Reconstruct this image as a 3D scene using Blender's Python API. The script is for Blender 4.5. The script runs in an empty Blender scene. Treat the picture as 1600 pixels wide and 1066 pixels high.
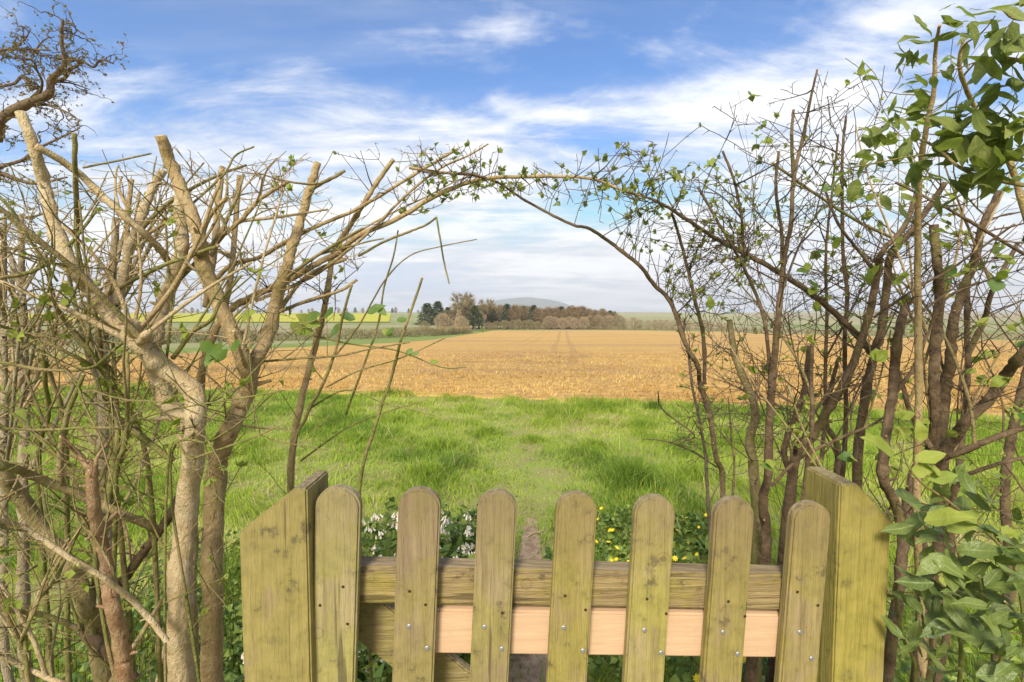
import bpy, bmesh, math, random
import numpy as np
from mathutils import Vector, Matrix, noise

# ------------------------------------------------------------------ camera, sky, sun, exposure
sc = bpy.context.scene
col = sc.collection
CAMH, FPX, HORIZ = 1.3, 755.0, 490.0
PITCH = math.atan((533.0 - HORIZ) / FPX)
cd = bpy.data.cameras.new('camera'); cam = bpy.data.objects.new('camera', cd); col.objects.link(cam)
cd.sensor_width = 36; cd.lens = FPX * 36 / 1600; cd.clip_start = 0.05; cd.clip_end = 20000
cam.location = (0, 0, CAMH); cam.rotation_euler = (math.pi / 2 - PITCH, 0, 0)
sc.camera = cam
SUN_EL, SUN_AZ = math.radians(40), math.radians(196)      # azimuth clockwise from +Y: behind, to the left
sd = bpy.data.lights.new('sun', 'SUN'); sun = bpy.data.objects.new('sun', sd); col.objects.link(sun)
sd.energy = 2.3; sd.angle = math.radians(16); sd.color = (1, 0.93, 0.80)
sdir = Vector((math.sin(SUN_AZ) * math.cos(SUN_EL), math.cos(SUN_AZ) * math.cos(SUN_EL), math.sin(SUN_EL)))
sun.rotation_euler = (-sdir).to_track_quat('-Z', 'Y').to_euler(); sun.location = (-5, -8, 12)
sc.view_settings.view_transform = 'Standard'; sc.view_settings.look = 'None'
sc.view_settings.exposure = 1.32; sc.view_settings.gamma = 1
try: sc.view_settings.use_curve_mapping = False
except Exception: pass
sc.cycles.volume_bounces = 0; sc.cycles.max_bounces = 6; sc.cycles.transparent_max_bounces = 8

class NT:
    """short node-tree writer"""
    def __init__(s, tree): s.t = tree; s.n = tree.nodes; s.l = tree.links
    def add(s, typ, ins=None, **props):
        nd = s.n.new(typ)
        for k, v in props.items(): setattr(nd, k, v)
        for k, v in (ins or {}).items(): s.set(nd.inputs[k], v)
        return nd
    def set(s, sock, v):
        if isinstance(v, bpy.types.NodeSocket): s.l.new(v, sock)
        elif isinstance(v, bpy.types.Node): s.l.new(v.outputs[0], sock)
        else: sock.default_value = v
    def m(s, op, a, b=0.0, c=0.0, clamp=False):
        nd = s.n.new('ShaderNodeMath'); nd.operation = op; nd.use_clamp = clamp
        s.set(nd.inputs[0], a); s.set(nd.inputs[1], b); s.set(nd.inputs[2], c); return nd.outputs[0]
    def mix(s, f, a, b, blend='MIX'):
        nd = s.n.new('ShaderNodeMix'); nd.data_type = 'RGBA'; nd.blend_type = blend
        s.set(nd.inputs[0], f)
        for i, v in ((6, a), (7, b)):
            s.set(nd.inputs[i], (*v, 1) if isinstance(v, tuple) and len(v) == 3 else v)
        return nd.outputs[2]
    def noise(s, vec, scale, detail=4, rough=0.55, dist=0.0):
        nd = s.n.new('ShaderNodeTexNoise'); nd.inputs['Scale'].default_value = scale
        nd.inputs['Detail'].default_value = detail; nd.inputs['Roughness'].default_value = rough
        nd.inputs['Distortion'].default_value = dist
        if vec is not None: s.set(nd.inputs['Vector'], vec)
        return nd.outputs['Fac']
    def rng(s, v, a, b, c=0.0, d=1.0, smooth=True):
        nd = s.n.new('ShaderNodeMapRange'); nd.interpolation_type = 'SMOOTHSTEP' if smooth else 'LINEAR'
        s.set(nd.inputs[0], v)
        for i, x in enumerate((a, b, c, d)): s.set(nd.inputs[i + 1], x)
        return nd.outputs[0]
    def mapping(s, vec, scale=(1, 1, 1), loc=(0, 0, 0), rot=(0, 0, 0)):
        nd = s.n.new('ShaderNodeMapping'); s.set(nd.inputs['Vector'], vec)
        nd.inputs['Scale'].default_value = scale; nd.inputs['Rotation'].default_value = rot
        s.set(nd.inputs['Location'], loc); return nd.outputs[0]

w = bpy.data.worlds.new('World'); sc.world = w; w.use_nodes = True
T = NT(w.node_tree); T.n.clear()
sky = T.add('ShaderNodeTexSky', sky_type='NISHITA', sun_disc=False, sun_elevation=SUN_EL, sun_rotation=SUN_AZ)
sky.air_density = 1.0; sky.dust_density = 0.25; sky.ozone_density = 3.0
tc = T.add('ShaderNodeTexCoord'); sp = T.add('ShaderNodeSeparateXYZ', {0: tc.outputs['Generated']})
zz = T.m('ADD', T.m('MAXIMUM', sp.outputs[2], 0.0), 0.13)
cv = T.add('ShaderNodeCombineXYZ', {0: T.m('DIVIDE', sp.outputs[0], zz), 1: T.m('DIVIDE', sp.outputs[1], zz), 2: 0.0})
SK = (5.592, 9.186, 10.945, 2.030)
c1 = T.noise(T.mapping(cv, (0.62, 0.85, 1), (SK[0], SK[1], 0), (0, 0, 0.5)), 1.15, 10, 0.6, 0.35)
c2 = T.noise(T.mapping(cv, (0.9, 2.1, 1), (7.3, 2.2, 0), (0, 0, -0.45)), 1.25, 9, 0.66, 0.5)
c3 = T.noise(T.mapping(cv, (0.3, 0.38, 1), (SK[2], SK[3], 0)), 1.0, 2, 0.5)
dens = T.m('ADD', T.m('ADD', T.m('MULTIPLY', c1, 0.55), T.m('MULTIPLY', c2, 0.35)), T.m('MULTIPLY', c3, 0.35))
low = T.rng(sp.outputs[2], 0.62, 0.06, 0.0, 0.045)                 # seen edge-on the same layer looks closer packed
mask = T.rng(T.m('ADD', dens, low), 0.548, 0.725, 0.0, 0.96)
veil = T.rng(T.noise(T.mapping(cv, (0.5, 1.5, 1), (2.3, 6.1, 0), (0, 0, 0.75)), 0.8, 8, 0.62, 0.6), 0.48, 0.78, 0.0, 0.36)
mask = T.m('MAXIMUM', mask, veil)
skyc = T.add('ShaderNodeHueSaturation', {'Hue': 0.506, 'Color': sky.outputs[0], 'Saturation': 1.22, 'Value': 0.68})
shade = T.rng(T.m('ADD', T.m('MULTIPLY', c2, 0.6), T.m('MULTIPLY', c1, 0.4)), 0.37, 0.61, 0.76, 1.10)
cloud = T.mix(1.0, (3.5, 3.52, 3.58), T.add('ShaderNodeCombineXYZ', {0: shade, 1: shade, 2: shade}), 'MULTIPLY')
skyl = T.mix(1.0, skyc.outputs[0], (2.3, 2.7, 3.35), 'DARKEN')      # the photograph holds back the glare low in the sky
bg = T.add('ShaderNodeBackground', {'Color': T.mix(mask, skyl, cloud), 'Strength': 0.125})
T.l.new(bg.outputs[0], T.add('ShaderNodeOutputWorld').inputs[0])

# ------------------------------------------------------------------ helpers
CP, SP = math.cos(PITCH), math.sin(PITCH)
PROF = [(-40, 0), (0, 0), (8.8, 0), (9.7, -0.05), (14, -0.36), (30, -1.2), (66, -2.46), (150, -3.67), (185, -3.75), (430, 1.1),
        (900, 2.2), (2000, 5.0), (3680, 8.0)]
def gz(y):
    for (a, za), (b, zb) in zip(PROF, PROF[1:]):
        if y <= b: return za + (zb - za) * (y - a) / (b - a)
    return PROF[-1][1]
PY = np.array([p[0] for p in PROF]); PZ = np.array([p[1] for p in PROF])
def ray(px, py):
    r, u = (px - 800) / FPX, -(py - 533) / FPX
    return Vector((r, CP + u * SP, -SP + u * CP))
def P(px, py, Y):                      # photo pixel at distance Y (metres in front) -> world point
    d = ray(px, py); return Vector((0, 0, CAMH)) + d * (Y / d.y)
def G(px, py):                         # photo pixel -> point on the ground
    d = ray(px, py); y = 0.3
    while y < 4000:
        if CAMH + d.z * y / d.y <= gz(y): break
        y *= 1.004
    return Vector((d.x * y / d.y, y, gz(y)))
def proj(p):
    q = p - Vector((0, 0, CAMH)); f = q.y * CP - q.z * SP; u = q.y * SP + q.z * CP
    return (800 + FPX * q.x / f, 533 - FPX * u / f) if f > 0.05 else (-9999, -9999)
ORG = {}
def tag(o, label=None, cat=None, group=None, kind=None):
    if label: o['label'] = label
    if cat: o['category'] = cat
    if group: o['group'] = group
    if kind: o['kind'] = kind
    return o
def thing(name, loc, label, cat, group=None):
    o = bpy.data.objects.new(name, None); o.empty_display_size = 0.1; col.objects.link(o); o.location = loc
    ORG[o.name] = Vector(loc); return tag(o, label, cat, group)
class MB:
    def __init__(s): s.v = []; s.f = []; s.m = []
    def face(s, idx, m=0): s.f.append(idx); s.m.append(m)
    def build(s, name, mats, parent=None, smooth=True, kind=None, at=None):
        off = ORG[parent.name] if parent is not None else (Vector(at) if at is not None else Vector((0, 0, 0)))
        me = bpy.data.meshes.new(name)
        me.from_pydata([(v[0] - off[0], v[1] - off[1], v[2] - off[2]) for v in s.v], [], s.f)
        for mm in (mats if isinstance(mats, (list, tuple)) else [mats]): me.materials.append(mm)
        if any(s.m): me.polygons.foreach_set('material_index', s.m)
        if smooth: me.polygons.foreach_set('use_smooth', [True] * len(s.f))
        me.update()
        o = bpy.data.objects.new(name, me); col.objects.link(o)
        if parent is not None: o.parent = parent
        elif at is not None: o.location = at
        ORG[o.name] = Vector(off); return tag(o, kind=kind)
def catmull(pts, n):
    if len(pts) < 3: return [pts[0].lerp(pts[-1], i / n) for i in range(n + 1)]
    out = []
    q = [pts[0] * 2 - pts[1]] + list(pts) + [pts[-1] * 2 - pts[-2]]
    for i in range(1, len(q) - 2):
        a, b, c, d = q[i - 1:i + 3]
        for k in range(n):
            t = k / n
            out.append(0.5 * ((2 * b) + (c - a) * t + (2 * a - 5 * b + 4 * c - d) * t * t + (3 * b - a - 3 * c + d) * t ** 3))
    out.append(pts[-1]); return out
def tube(mb, pts, rad, sides=6, lump=0.0, cap=None, seed=0.0):
    n = len(pts); base = len(mb.v)
    t0 = (pts[1] - pts[0]).normalized()
    u = t0.orthogonal().normalized()
    for i in range(n):
        t = (pts[min(i + 1, n - 1)] - pts[max(i - 1, 0)])
        t = t.normalized() if t.length > 1e-9 else t0
        u = (u - t * u.dot(t)); u = u.normalized() if u.length > 1e-6 else t.orthogonal().normalized()
        vv = t.cross(u)
        for k in range(sides):
            a = 2 * math.pi * k / sides; dr = u * math.cos(a) + vv * math.sin(a); r = rad[i]
            if lump: r *= 1 + lump * noise.noise((pts[i] + dr * r) * (0.28 / max(r, 0.003)) + Vector((seed, seed * 0.7, 0)))
            mb.v.append(pts[i] + dr * r)
    for i in range(n - 1):
        for k in range(sides):
            a = base + i * sides + k; b = base + i * sides + (k + 1) % sides
            mb.face((a, b, b + sides, a + sides))
    if cap is not None:
        mb.v.append(pts[-1] + (pts[-1] - pts[-2]).normalized() * rad[-1] * 0.12); c = len(mb.v) - 1; e = base + (n - 1) * sides
        for k in range(sides): mb.face((e + k, e + (k + 1) % sides, c), cap)
def rv(R): return Vector((R.gauss(0, 1), R.gauss(0, 1), R.gauss(0, 1)))
def clear(p):                          # kept open: the walk-through under the arch, and the gate
    if p.y < 0.6 or p.z < 0.01: return False
    x, y = proj(p)
    if ((x - 790) / 270) ** 2 + ((y - 560) / 255) ** 2 < 1: return False
    if x < 560 and y < 272 - 0.06 * x - 75 * max(0, noise.noise((x * 0.035, p.y * 6, 0))): return False
    if 560 <= x < 1040 and y < 222: return False
    if x >= 1040 and y < 175 - (x - 1040) * 0.3: return False
    if p.y < 1.0 and 365 < x < 1400 and y > 720: return False
    return True

# ------------------------------------------------------------------ materials
MATS = {}
def mat(name, rough=0.8, spec=0.3):
    m = bpy.data.materials.new(name); m.use_nodes = True; t = NT(m.node_tree)
    b = t.n['Principled BSDF']; b.inputs['Roughness'].default_value = rough
    b.inputs['Specular IOR Level'].default_value = spec; MATS[name] = m; return m, t, b
def bump(t, b, h, strength, dist):
    n = t.add('ShaderNodeBump', {'Height': h, 'Strength': strength, 'Distance': dist}); t.l.new(n.outputs[0], b.inputs['Normal'])
def coords(t, kind='Object', rand=True):
    c = t.add('ShaderNodeTexCoord').outputs[kind]
    if not rand: return c
    oi = t.add('ShaderNodeObjectInfo'); r = t.m('MULTIPLY', oi.outputs['Random'], 37.0)
    return t.add('ShaderNodeVectorMath', {0: c, 1: t.add('ShaderNodeCombineXYZ', {0: r, 1: r, 2: r})}, operation='ADD').outputs[0]
def bark(name, a, b_, moss, mossf, lent=0.5, sc_=55):
    m, t, b = mat(name, 0.85, 0.2); c = coords(t)
    n1 = t.noise(c, sc_ * 0.45, 6, 0.65, 0.4); n2 = t.noise(t.mapping(c, (1, 1, 0.5)), sc_ * 3.2, 4, 0.65); n3 = t.noise(c, 8, 4, 0.6); n4 = t.noise(c, sc_ * 9, 2, 0.6)
    lc = t.noise(t.mapping(c, (1, 1, 3.2)), sc_ * 2.4, 2, 0.5)
    cc = t.mix(t.rng(n1, 0.34, 0.64), a, b_)
    cc = t.mix(t.rng(n2, 0.52, 0.72, 0, lent), cc, tuple(x * 0.5 for x in a))
    cc = t.mix(t.rng(n3, 0.62 - mossf * 0.3, 0.78 - mossf * 0.3, 0, 0.8), cc, moss)
    cc = t.mix(t.rng(lc, 0.66, 0.74, 0, 0.6), cc, tuple(min(.6, x * 1.7) for x in b_))
    cc = t.mix(t.rng(t.noise(c, sc_ * 0.8, 3, 0.5, 1.0), 0.64, 0.72, 0, 0.6), cc, tuple(x * 0.35 for x in a))
    t.set(b.inputs['Base Color'], cc); bump(t, b, t.m('ADD', t.m('ADD', n1, n2), t.m('MULTIPLY', n4, 0.4)), 0.9, 0.008); return m
M_PALE = bark('pale_bark', (0.45, 0.325, 0.165), (0.60, 0.47, 0.28), (0.38, 0.31, 0.11), 0.2)
M_TAN = bark('tan_bark', (0.37, 0.25, 0.115), (0.51, 0.37, 0.19), (0.32, 0.265, 0.09), 0.3)
M_BROWN = bark('brown_bark', (0.105, 0.068, 0.04), (0.22, 0.15, 0.085), (0.17, 0.15, 0.045), 0.25)
M_DARK = bark('dark_twig_bark', (0.085, 0.062, 0.042), (0.17, 0.125, 0.085), (0.10, 0.10, 0.045), 0.2)
M_GREEN = bark('green_stem', (0.15, 0.155, 0.035), (0.28, 0.255, 0.08), (0.34, 0.24, 0.115), 0.5)
M_OLIVE = bark('olive_bark', (0.23, 0.18, 0.07), (0.36, 0.28, 0.135), (0.20, 0.20, 0.05), 0.4)
M_DEAD = bark('dead_wood', (0.29, 0.165, 0.08), (0.44, 0.29, 0.165), (0.22, 0.15, 0.07), 0.15)
M_GREY = bark('grey_bark', (0.28, 0.215, 0.13), (0.40, 0.325, 0.21), (0.27, 0.23, 0.09), 0.25)
M_FAR = bark('far_bark', (0.19, 0.135, 0.075), (0.31, 0.225, 0.13), (0.21, 0.16, 0.08), 0.1, sc_=6)
m, t, b = mat('cut_wood', 0.8, 0.2); M_CUT = m
t.set(b.inputs['Base Color'], t.mix(t.rng(t.noise(coords(t), 90, 3), 0.35, 0.7), (0.52, 0.36, 0.19), (0.34, 0.21, 0.10)))
def leafmat(name, a, b_, trans=0.35, rough=0.45, spec=0.4, patch=14, vein=False):
    m, t, b = mat(name, rough, spec); c = coords(t)
    oi = t.add('ShaderNodeObjectInfo').outputs['Random']
    f = t.m('ADD', t.m('MULTIPLY', oi, 0.65), t.m('MULTIPLY', t.noise(c, 3 if vein else patch, 4), 0.45), clamp=True)
    cc = t.mix(f, a, b_); hgt = t.noise(c, 6 if vein else 160, 3)
    if vein:
        q = t.add('ShaderNodeSeparateXYZ', {0: coords(t, rand=False)}); ax = t.m('ABSOLUTE', q.outputs[0])
        sv = t.m('SINE', t.m('MULTIPLY', t.m('SUBTRACT', q.outputs[1], t.m('MULTIPLY', ax, 0.9)), 62.0)); rib = t.rng(ax, 0.026, 0.008)
        vm = t.m('MAXIMUM', rib, t.rng(sv, 0.86, 1.0, 0, 0.45)); cc = t.mix(t.m('MULTIPLY', vm, 0.25), cc, tuple(min(.5, x * 1.9 + .03) for x in b_)); hgt = t.m('SUBTRACT', hgt, t.m('MULTIPLY', vm, 0.5))
        cc = t.mix(t.rng(t.noise(c, 11, 3, 0.7), 0.66, 0.74, 0, 0.6), cc, (0.16, 0.11, 0.04))
    t.set(b.inputs['Base Color'], cc)
    tr = t.add('ShaderNodeBsdfTranslucent', {'Color': t.mix(0.5, cc, (0.25, 0.36, 0.03))})
    mx = t.add('ShaderNodeMixShader', {0: trans, 1: b.outputs[0], 2: tr.outputs[0]})
    bump(t, b, hgt, 0.25, 0.015 if vein else 0.002)
    t.l.new(mx.outputs[0], t.n['Material Output'].inputs[0]); return m
L_EVER = leafmat('evergreen_leaf', (0.11, 0.155, 0.03), (0.26, 0.285, 0.075), 0.4, 0.5, 0.3, vein=True)
L_LAUREL = leafmat('laurel_leaf', (0.05, 0.088, 0.022), (0.20, 0.245, 0.06), 0.22, 0.38, 0.4, vein=True)
L_LIME = leafmat('lime_leaf', (0.20, 0.27, 0.035), (0.37, 0.40, 0.07), 0.4, 0.55, 0.3, vein=True)
L_HAW = leafmat('hawthorn_leaf', (0.15, 0.18, 0.035), (0.28, 0.30, 0.07), 0.35, 0.55, 0.3, 30)
L_GREEN = leafmat('green_leaf', (0.045, 0.11, 0.02), (0.16, 0.24, 0.045), 0.3, 0.45, 0.35, 18)
L_OAK = leafmat('oak_bud', (0.22, 0.15, 0.05), (0.36, 0.26, 0.10), 0.35, 0.7, 0.2, 2)
L_IVY = leafmat('ivy_leaf', (0.03, 0.07, 0.018), (0.09, 0.15, 0.03), 0.2, 0.4, 0.4, 9)

def gatewood(name, algae, horiz=False, fresh=False):
    m, t, b = mat(name, 0.82, 0.25); c = coords(t)
    st = (3.0, 60, 60) if horiz else (60, 60, 3.0)
    g = t.noise(t.mapping(c, st), 1.6, 6, 0.65, 0.3); g2 = t.noise(t.mapping(c, tuple(x * 0.5 for x in st)), 3.4, 5, 0.7)
    big = t.noise(c, 9, 5, 0.6); mid = t.noise(c, 34, 4, 0.65)
    if fresh:
        cc = t.mix(t.rng(g, 0.3, 0.7), (0.50, 0.325, 0.19), (0.56, 0.38, 0.23))
        cc = t.mix(t.rng(mid, 0.58, 0.75, 0, 0.5), cc, (0.42, 0.30, 0.18))
    else:
        cc = t.mix(t.rng(g, 0.30, 0.66), (0.24, 0.175, 0.08), (0.38, 0.29, 0.14))
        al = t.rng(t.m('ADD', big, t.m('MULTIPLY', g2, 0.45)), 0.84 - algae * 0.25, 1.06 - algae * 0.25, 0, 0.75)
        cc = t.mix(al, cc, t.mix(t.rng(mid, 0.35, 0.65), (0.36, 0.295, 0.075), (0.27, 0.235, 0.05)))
        cc = t.mix(t.rng(t.noise(c, 5, 5, 0.7, 0.6), 0.54, 0.70, 0, 0.5), cc, (0.27, 0.195, 0.11))
        cc = t.mix(t.rng(mid, 0.56, 0.70, 0, 0.35), cc, (0.17, 0.125, 0.06))
        cc = t.mix(t.rng(t.noise(t.mapping(c, st), 0.55, 3, 0.5), 0.64, 0.68, 0, 0.7), cc, (0.08, 0.06, 0.03))
        cc = t.mix(t.rng(t.noise(t.mapping(c, st), 4.0, 4, 0.7), 0.57, 0.70, 0, 0.4), cc, (0.14, 0.105, 0.05))
        cc = t.mix(t.rng(t.noise(c, 17, 6, 0.75), 0.58, 0.68, 0, 0.75), cc, (0.10, 0.078, 0.042))
        if not horiz:
            gzc = t.add('ShaderNodeSeparateXYZ', {0: t.add('ShaderNodeTexCoord').outputs['Generated']}).outputs[2]
            cc = t.mix(t.rng(t.m('ADD', gzc, t.m('MULTIPLY', t.m('SUBTRACT', big, 0.5), 0.25)), 0.80, 0.98, 0, 0.5 if algae < 1.3 else 0.15), cc, (0.225, 0.16, 0.09))
        for (kx, kz) in ((0.0, 0.0), (0.3, 0.47)):               # knots
            vq = t.add('ShaderNodeTexVoronoi', {'Vector': t.mapping(c, (1, 0.0, 1) if not horiz else (1, 0.0, 1), (kx, 0, kz)), 'Scale': 7.0}); dq = vq.outputs['Distance']
            rings = t.m('SINE', t.m('MULTIPLY', dq, 160.0)); cc = t.mix(t.m('MULTIPLY', t.rng(dq, 0.14, 0.05), t.rng(rings, -0.2, 1.0, 0.1, 0.55)), cc, (0.12, 0.08, 0.04)); cc = t.mix(t.rng(dq, 0.05, 0.03, 0, 0.8), cc, (0.09, 0.055, 0.03))
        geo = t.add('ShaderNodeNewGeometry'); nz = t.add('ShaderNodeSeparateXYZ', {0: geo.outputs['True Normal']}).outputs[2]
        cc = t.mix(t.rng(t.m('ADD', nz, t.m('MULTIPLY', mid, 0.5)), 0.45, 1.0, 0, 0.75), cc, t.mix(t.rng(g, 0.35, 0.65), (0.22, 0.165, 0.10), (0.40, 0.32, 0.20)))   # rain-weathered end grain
    if not fresh:                                                 # every board has aged differently
        oi = t.add('ShaderNodeObjectInfo').outputs['Random']; r2 = t.m('FRACT', t.m('MULTIPLY', oi, 7.31))
        hsv = t.add('ShaderNodeHueSaturation', {'Color': cc, 'Hue': t.m('ADD', 0.492, t.m('MULTIPLY', oi, 0.016)), 'Saturation': t.m('ADD', 0.92, t.m('MULTIPLY', r2, 0.15)), 'Value': t.m('ADD', 0.84, t.m('MULTIPLY', oi, 0.18))}); cc = hsv.outputs[0]
    t.set(b.inputs['Base Color'], cc); bump(t, b, t.m('ADD', g, t.m('MULTIPLY', g2, 0.6)), 0.35 if fresh else 1.0, 0.003 if fresh else 0.007); return m
W_PICK = gatewood('weathered_picket_wood', 1.1); W_POST = gatewood('mossy_post_wood', 1.55)
W_RAIL = gatewood('weathered_rail_wood', 0.7, True); W_NEW = gatewood('new_board_wood', 0, True, True); W_BRACE = gatewood('lightened_mossy_brace_wood', 1.5, True)  # brace: algae colour raised to lighten it where it sits in shadow
m, t, b = mat('screw_steel', 0.35, 0.5); b.inputs['Metallic'].default_value = 0.8; b.inputs['Roughness'].default_value = 0.55; b.inputs['Base Color'].default_value = (0.36, 0.36, 0.37, 1); W_SCREW = m
m, t, b = mat('rusty_nail', 0.9, 0.2); b.inputs['Base Color'].default_value = (0.05, 0.024, 0.014, 1); W_NAIL = m

def flat(name, a, b_, scale, rough=0.9, spec=0.15):
    m, t, b = mat(name, rough, spec); c = coords(t, rand=False)
    t.set(b.inputs['Base Color'], t.mix(t.rng(t.noise(c, scale, 5, 0.6), 0.3, 0.7), a, b_)); return m
# grass ground / far land
m, t, b = mat('ground_soil_and_turf', 0.95, 0.1); c = coords(t, rand=False); M_GROUND = m
y = t.add('ShaderNodeSeparateXYZ', {0: c}).outputs[1]
near = t.mix(t.rng(t.noise(c, 3.0, 6, 0.65), 0.35, 0.65), (0.24, 0.29, 0.06), (0.27, 0.24, 0.10))
vo = t.add('ShaderNodeTexVoronoi', {'Vector': t.mapping(c, (0.006, 0.0032, 0.0)), 'Scale': 1.0}); 
hs = t.add('ShaderNodeSeparateXYZ', {0: vo.outputs['Color']}).outputs[0]
far = t.mix(t.rng(hs, 0.3, 0.5), (0.27, 0.29, 0.12), (0.46, 0.38, 0.24)); far = t.mix(t.rng(hs, 0.7, 0.85), far, (0.34, 0.28, 0.18))
t.set(b.inputs['Base Color'], t.mix(t.rng(y, 170, 420), t.mix(t.rng(y, 15, 30), near, t.mix(t.rng(t.noise(c, 0.02, 4), 0.4, 0.6), (0.21, 0.24, 0.08), (0.33, 0.29, 0.15))), far)); bump(t, b, t.noise(c, 30, 5, 0.7), 0.5, 0.02)
# field
m, t, b = mat('sprayed_stubble', 0.95, 0.1); c = coords(t, rand=False); M_FIELD = m
n1 = t.noise(c, 5, 7, 0.72); n2 = t.noise(t.mapping(c, (0.035, 0.13, 1)), 1.0, 5, 0.6); n3 = t.noise(t.mapping(c, (0.3, 1.1, 1), rot=(0, 0, 0.1)), 1.2, 5, 0.65); n5 = t.noise(c, 28, 4, 0.7)
sxyz = t.add('ShaderNodeSeparateXYZ', {0: c}); X, Yc = sxyz.outputs[0], sxyz.outputs[1]
cc = t.mix(t.rng(n1, 0.38, 0.60), (0.40, 0.225, 0.085), (0.63, 0.40, 0.125))
cc = t.mix(t.rng(n3, 0.48, 0.68, 0, 0.5), cc, (0.66, 0.42, 0.10))
cc = t.mix(t.rng(n5, 0.52, 0.66, 0, 0.6), cc, (0.24, 0.14, 0.065))
cc = t.mix(t.rng(n2, 0.48, 0.64, 0, 0.6), cc, (0.36, 0.22, 0.11))
cc = t.mix(t.rng(Yc, 45, 120, 0, 0.35), cc, (0.60, 0.385, 0.13))
def track(cx0, c1_, c2_, half, ya, yb, wd=0.28):
    d = t.m('SUBTRACT', X, t.m('ADD', cx0, t.m('ADD', t.m('MULTIPLY', Yc, c1_), t.m('MULTIPLY', t.m('MULTIPLY', Yc, Yc), c2_))))
    d = t.m('ADD', d, t.m('MULTIPLY', t.m('SUBTRACT', t.noise(c, 0.4, 3), 0.5), 0.7))
    e = t.m('ABSOLUTE', t.m('SUBTRACT', t.m('ABSOLUTE', d), half))
    k = t.m('MULTIPLY', t.rng(e, wd * 1.5, wd * 0.5), t.m('MULTIPLY', t.rng(Yc, ya, ya * 1.25), t.rng(Yc, yb, yb * 0.9)))
    return t.m('MULTIPLY', k, t.rng(t.noise(c, 1.3, 3), 0.3, 0.65, 0.08, 0.45))
tk = t.m('MAXIMUM', track(0.0, 0.106, 0.0, 0.75, 26, 150, 0.26), t.m('MULTIPLY', track(-5.2, 0.115, 0.0, 0.8, 40, 140, 0.24), 0.6))
blot = t.m('MULTIPLY', t.m('MULTIPLY', t.rng(Yc, 13, 22), t.rng(Yc, 40, 26)), t.rng(t.m('ABSOLUTE', t.m('SUBTRACT', X, t.m('MULTIPLY', Yc, 0.04))), 5.0, 0.5)); tk = t.m('MAXIMUM', tk, t.m('MULTIPLY', blot, t.rng(t.noise(t.mapping(c, (0.5, 0.25, 1)), 1.4, 5, 0.65), 0.42, 0.62, 0, 0.75)))
cc = t.mix(tk, cc, (0.25, 0.15, 0.08))
t.set(b.inputs['Base Color'], cc); bump(t, b, t.m('ADD', n1, n5), 0.6, 0.06)
# path, margin, rape
M_PATH = flat('bare_earth', (0.22, 0.14, 0.085), (0.40, 0.29, 0.19), 24)
M_MARGIN = flat('field_margin_grass', (0.14, 0.21, 0.04), (0.24, 0.27, 0.07), 0.8)
m, t, b = mat('rape_flower_crop', 0.9, 0.1); c = coords(t, rand=False); M_RAPE = m
t.set(b.inputs['Base Color'], t.mix(t.rng(t.noise(t.mapping(c, (0.06, 0.3, 1)), 1.0, 5), 0.35, 0.7), (0.52, 0.46, 0.03), (0.34, 0.36, 0.04)))
M_HILL = flat('distant_hill_heath', (0.10, 0.125, 0.085), (0.20, 0.19, 0.13), 0.012)
def attrmat(name, stops, trans, rough=0.6, key='rnd'):
    m, t, b = mat(name, rough, 0.25); a = t.add('ShaderNodeAttribute', attribute_name=key)
    r = t.add('ShaderNodeValToRGB', {0: a.outputs['Fac']}); el = r.color_ramp.elements
    while len(el) < len(stops): el.new(0.5)
    for e, (p, cl) in zip(el, stops): e.position = p; e.color = (*cl, 1)
    t.set(b.inputs['Base Color'], r.outputs[0])
    tr = t.add('ShaderNodeBsdfTranslucent', {'Color': r.outputs[0]})
    mx = t.add('ShaderNodeMixShader', {0: trans, 1: b.outputs[0], 2: tr.outputs[0]}); t.l.new(mx.outputs[0], t.n['Material Output'].inputs[0]); return m
M_GRASS = attrmat('grass_blades', [(0, (0.13, 0.22, 0.03)), (0.35, (0.27, 0.385, 0.04)), (0.72, (0.43, 0.52, 0.065)), (0.9, (0.50, 0.50, 0.12)), (1, (0.60, 0.50, 0.26))], 0.45)
M_STRAW = attrmat('dead_straw', [(0, (0.30, 0.165, 0.06)), (0.45, (0.58, 0.36, 0.10)), (1, (0.78, 0.58, 0.21))], 0.3)
M_COMF = attrmat('comfrey_leaves', [(0, (0.06, 0.11, 0.025)), (0.6, (0.18, 0.26, 0.05)), (1, (0.33, 0.39, 0.08))], 0.3, 0.5)
m, t, b = mat('comfrey_petal', 0.6, 0.3); t.set(b.inputs['Base Color'], t.mix(t.rng(t.noise(coords(t), 120, 2), 0.52, 0.70), (0.82, 0.77, 0.62), (0.66, 0.30, 0.24))); M_PETAL = m
m, t, b = mat('celandine_petal', 0.35, 0.4); b.inputs['Base Color'].default_value = (0.80, 0.58, 0.01, 1); M_CEL = m

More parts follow.
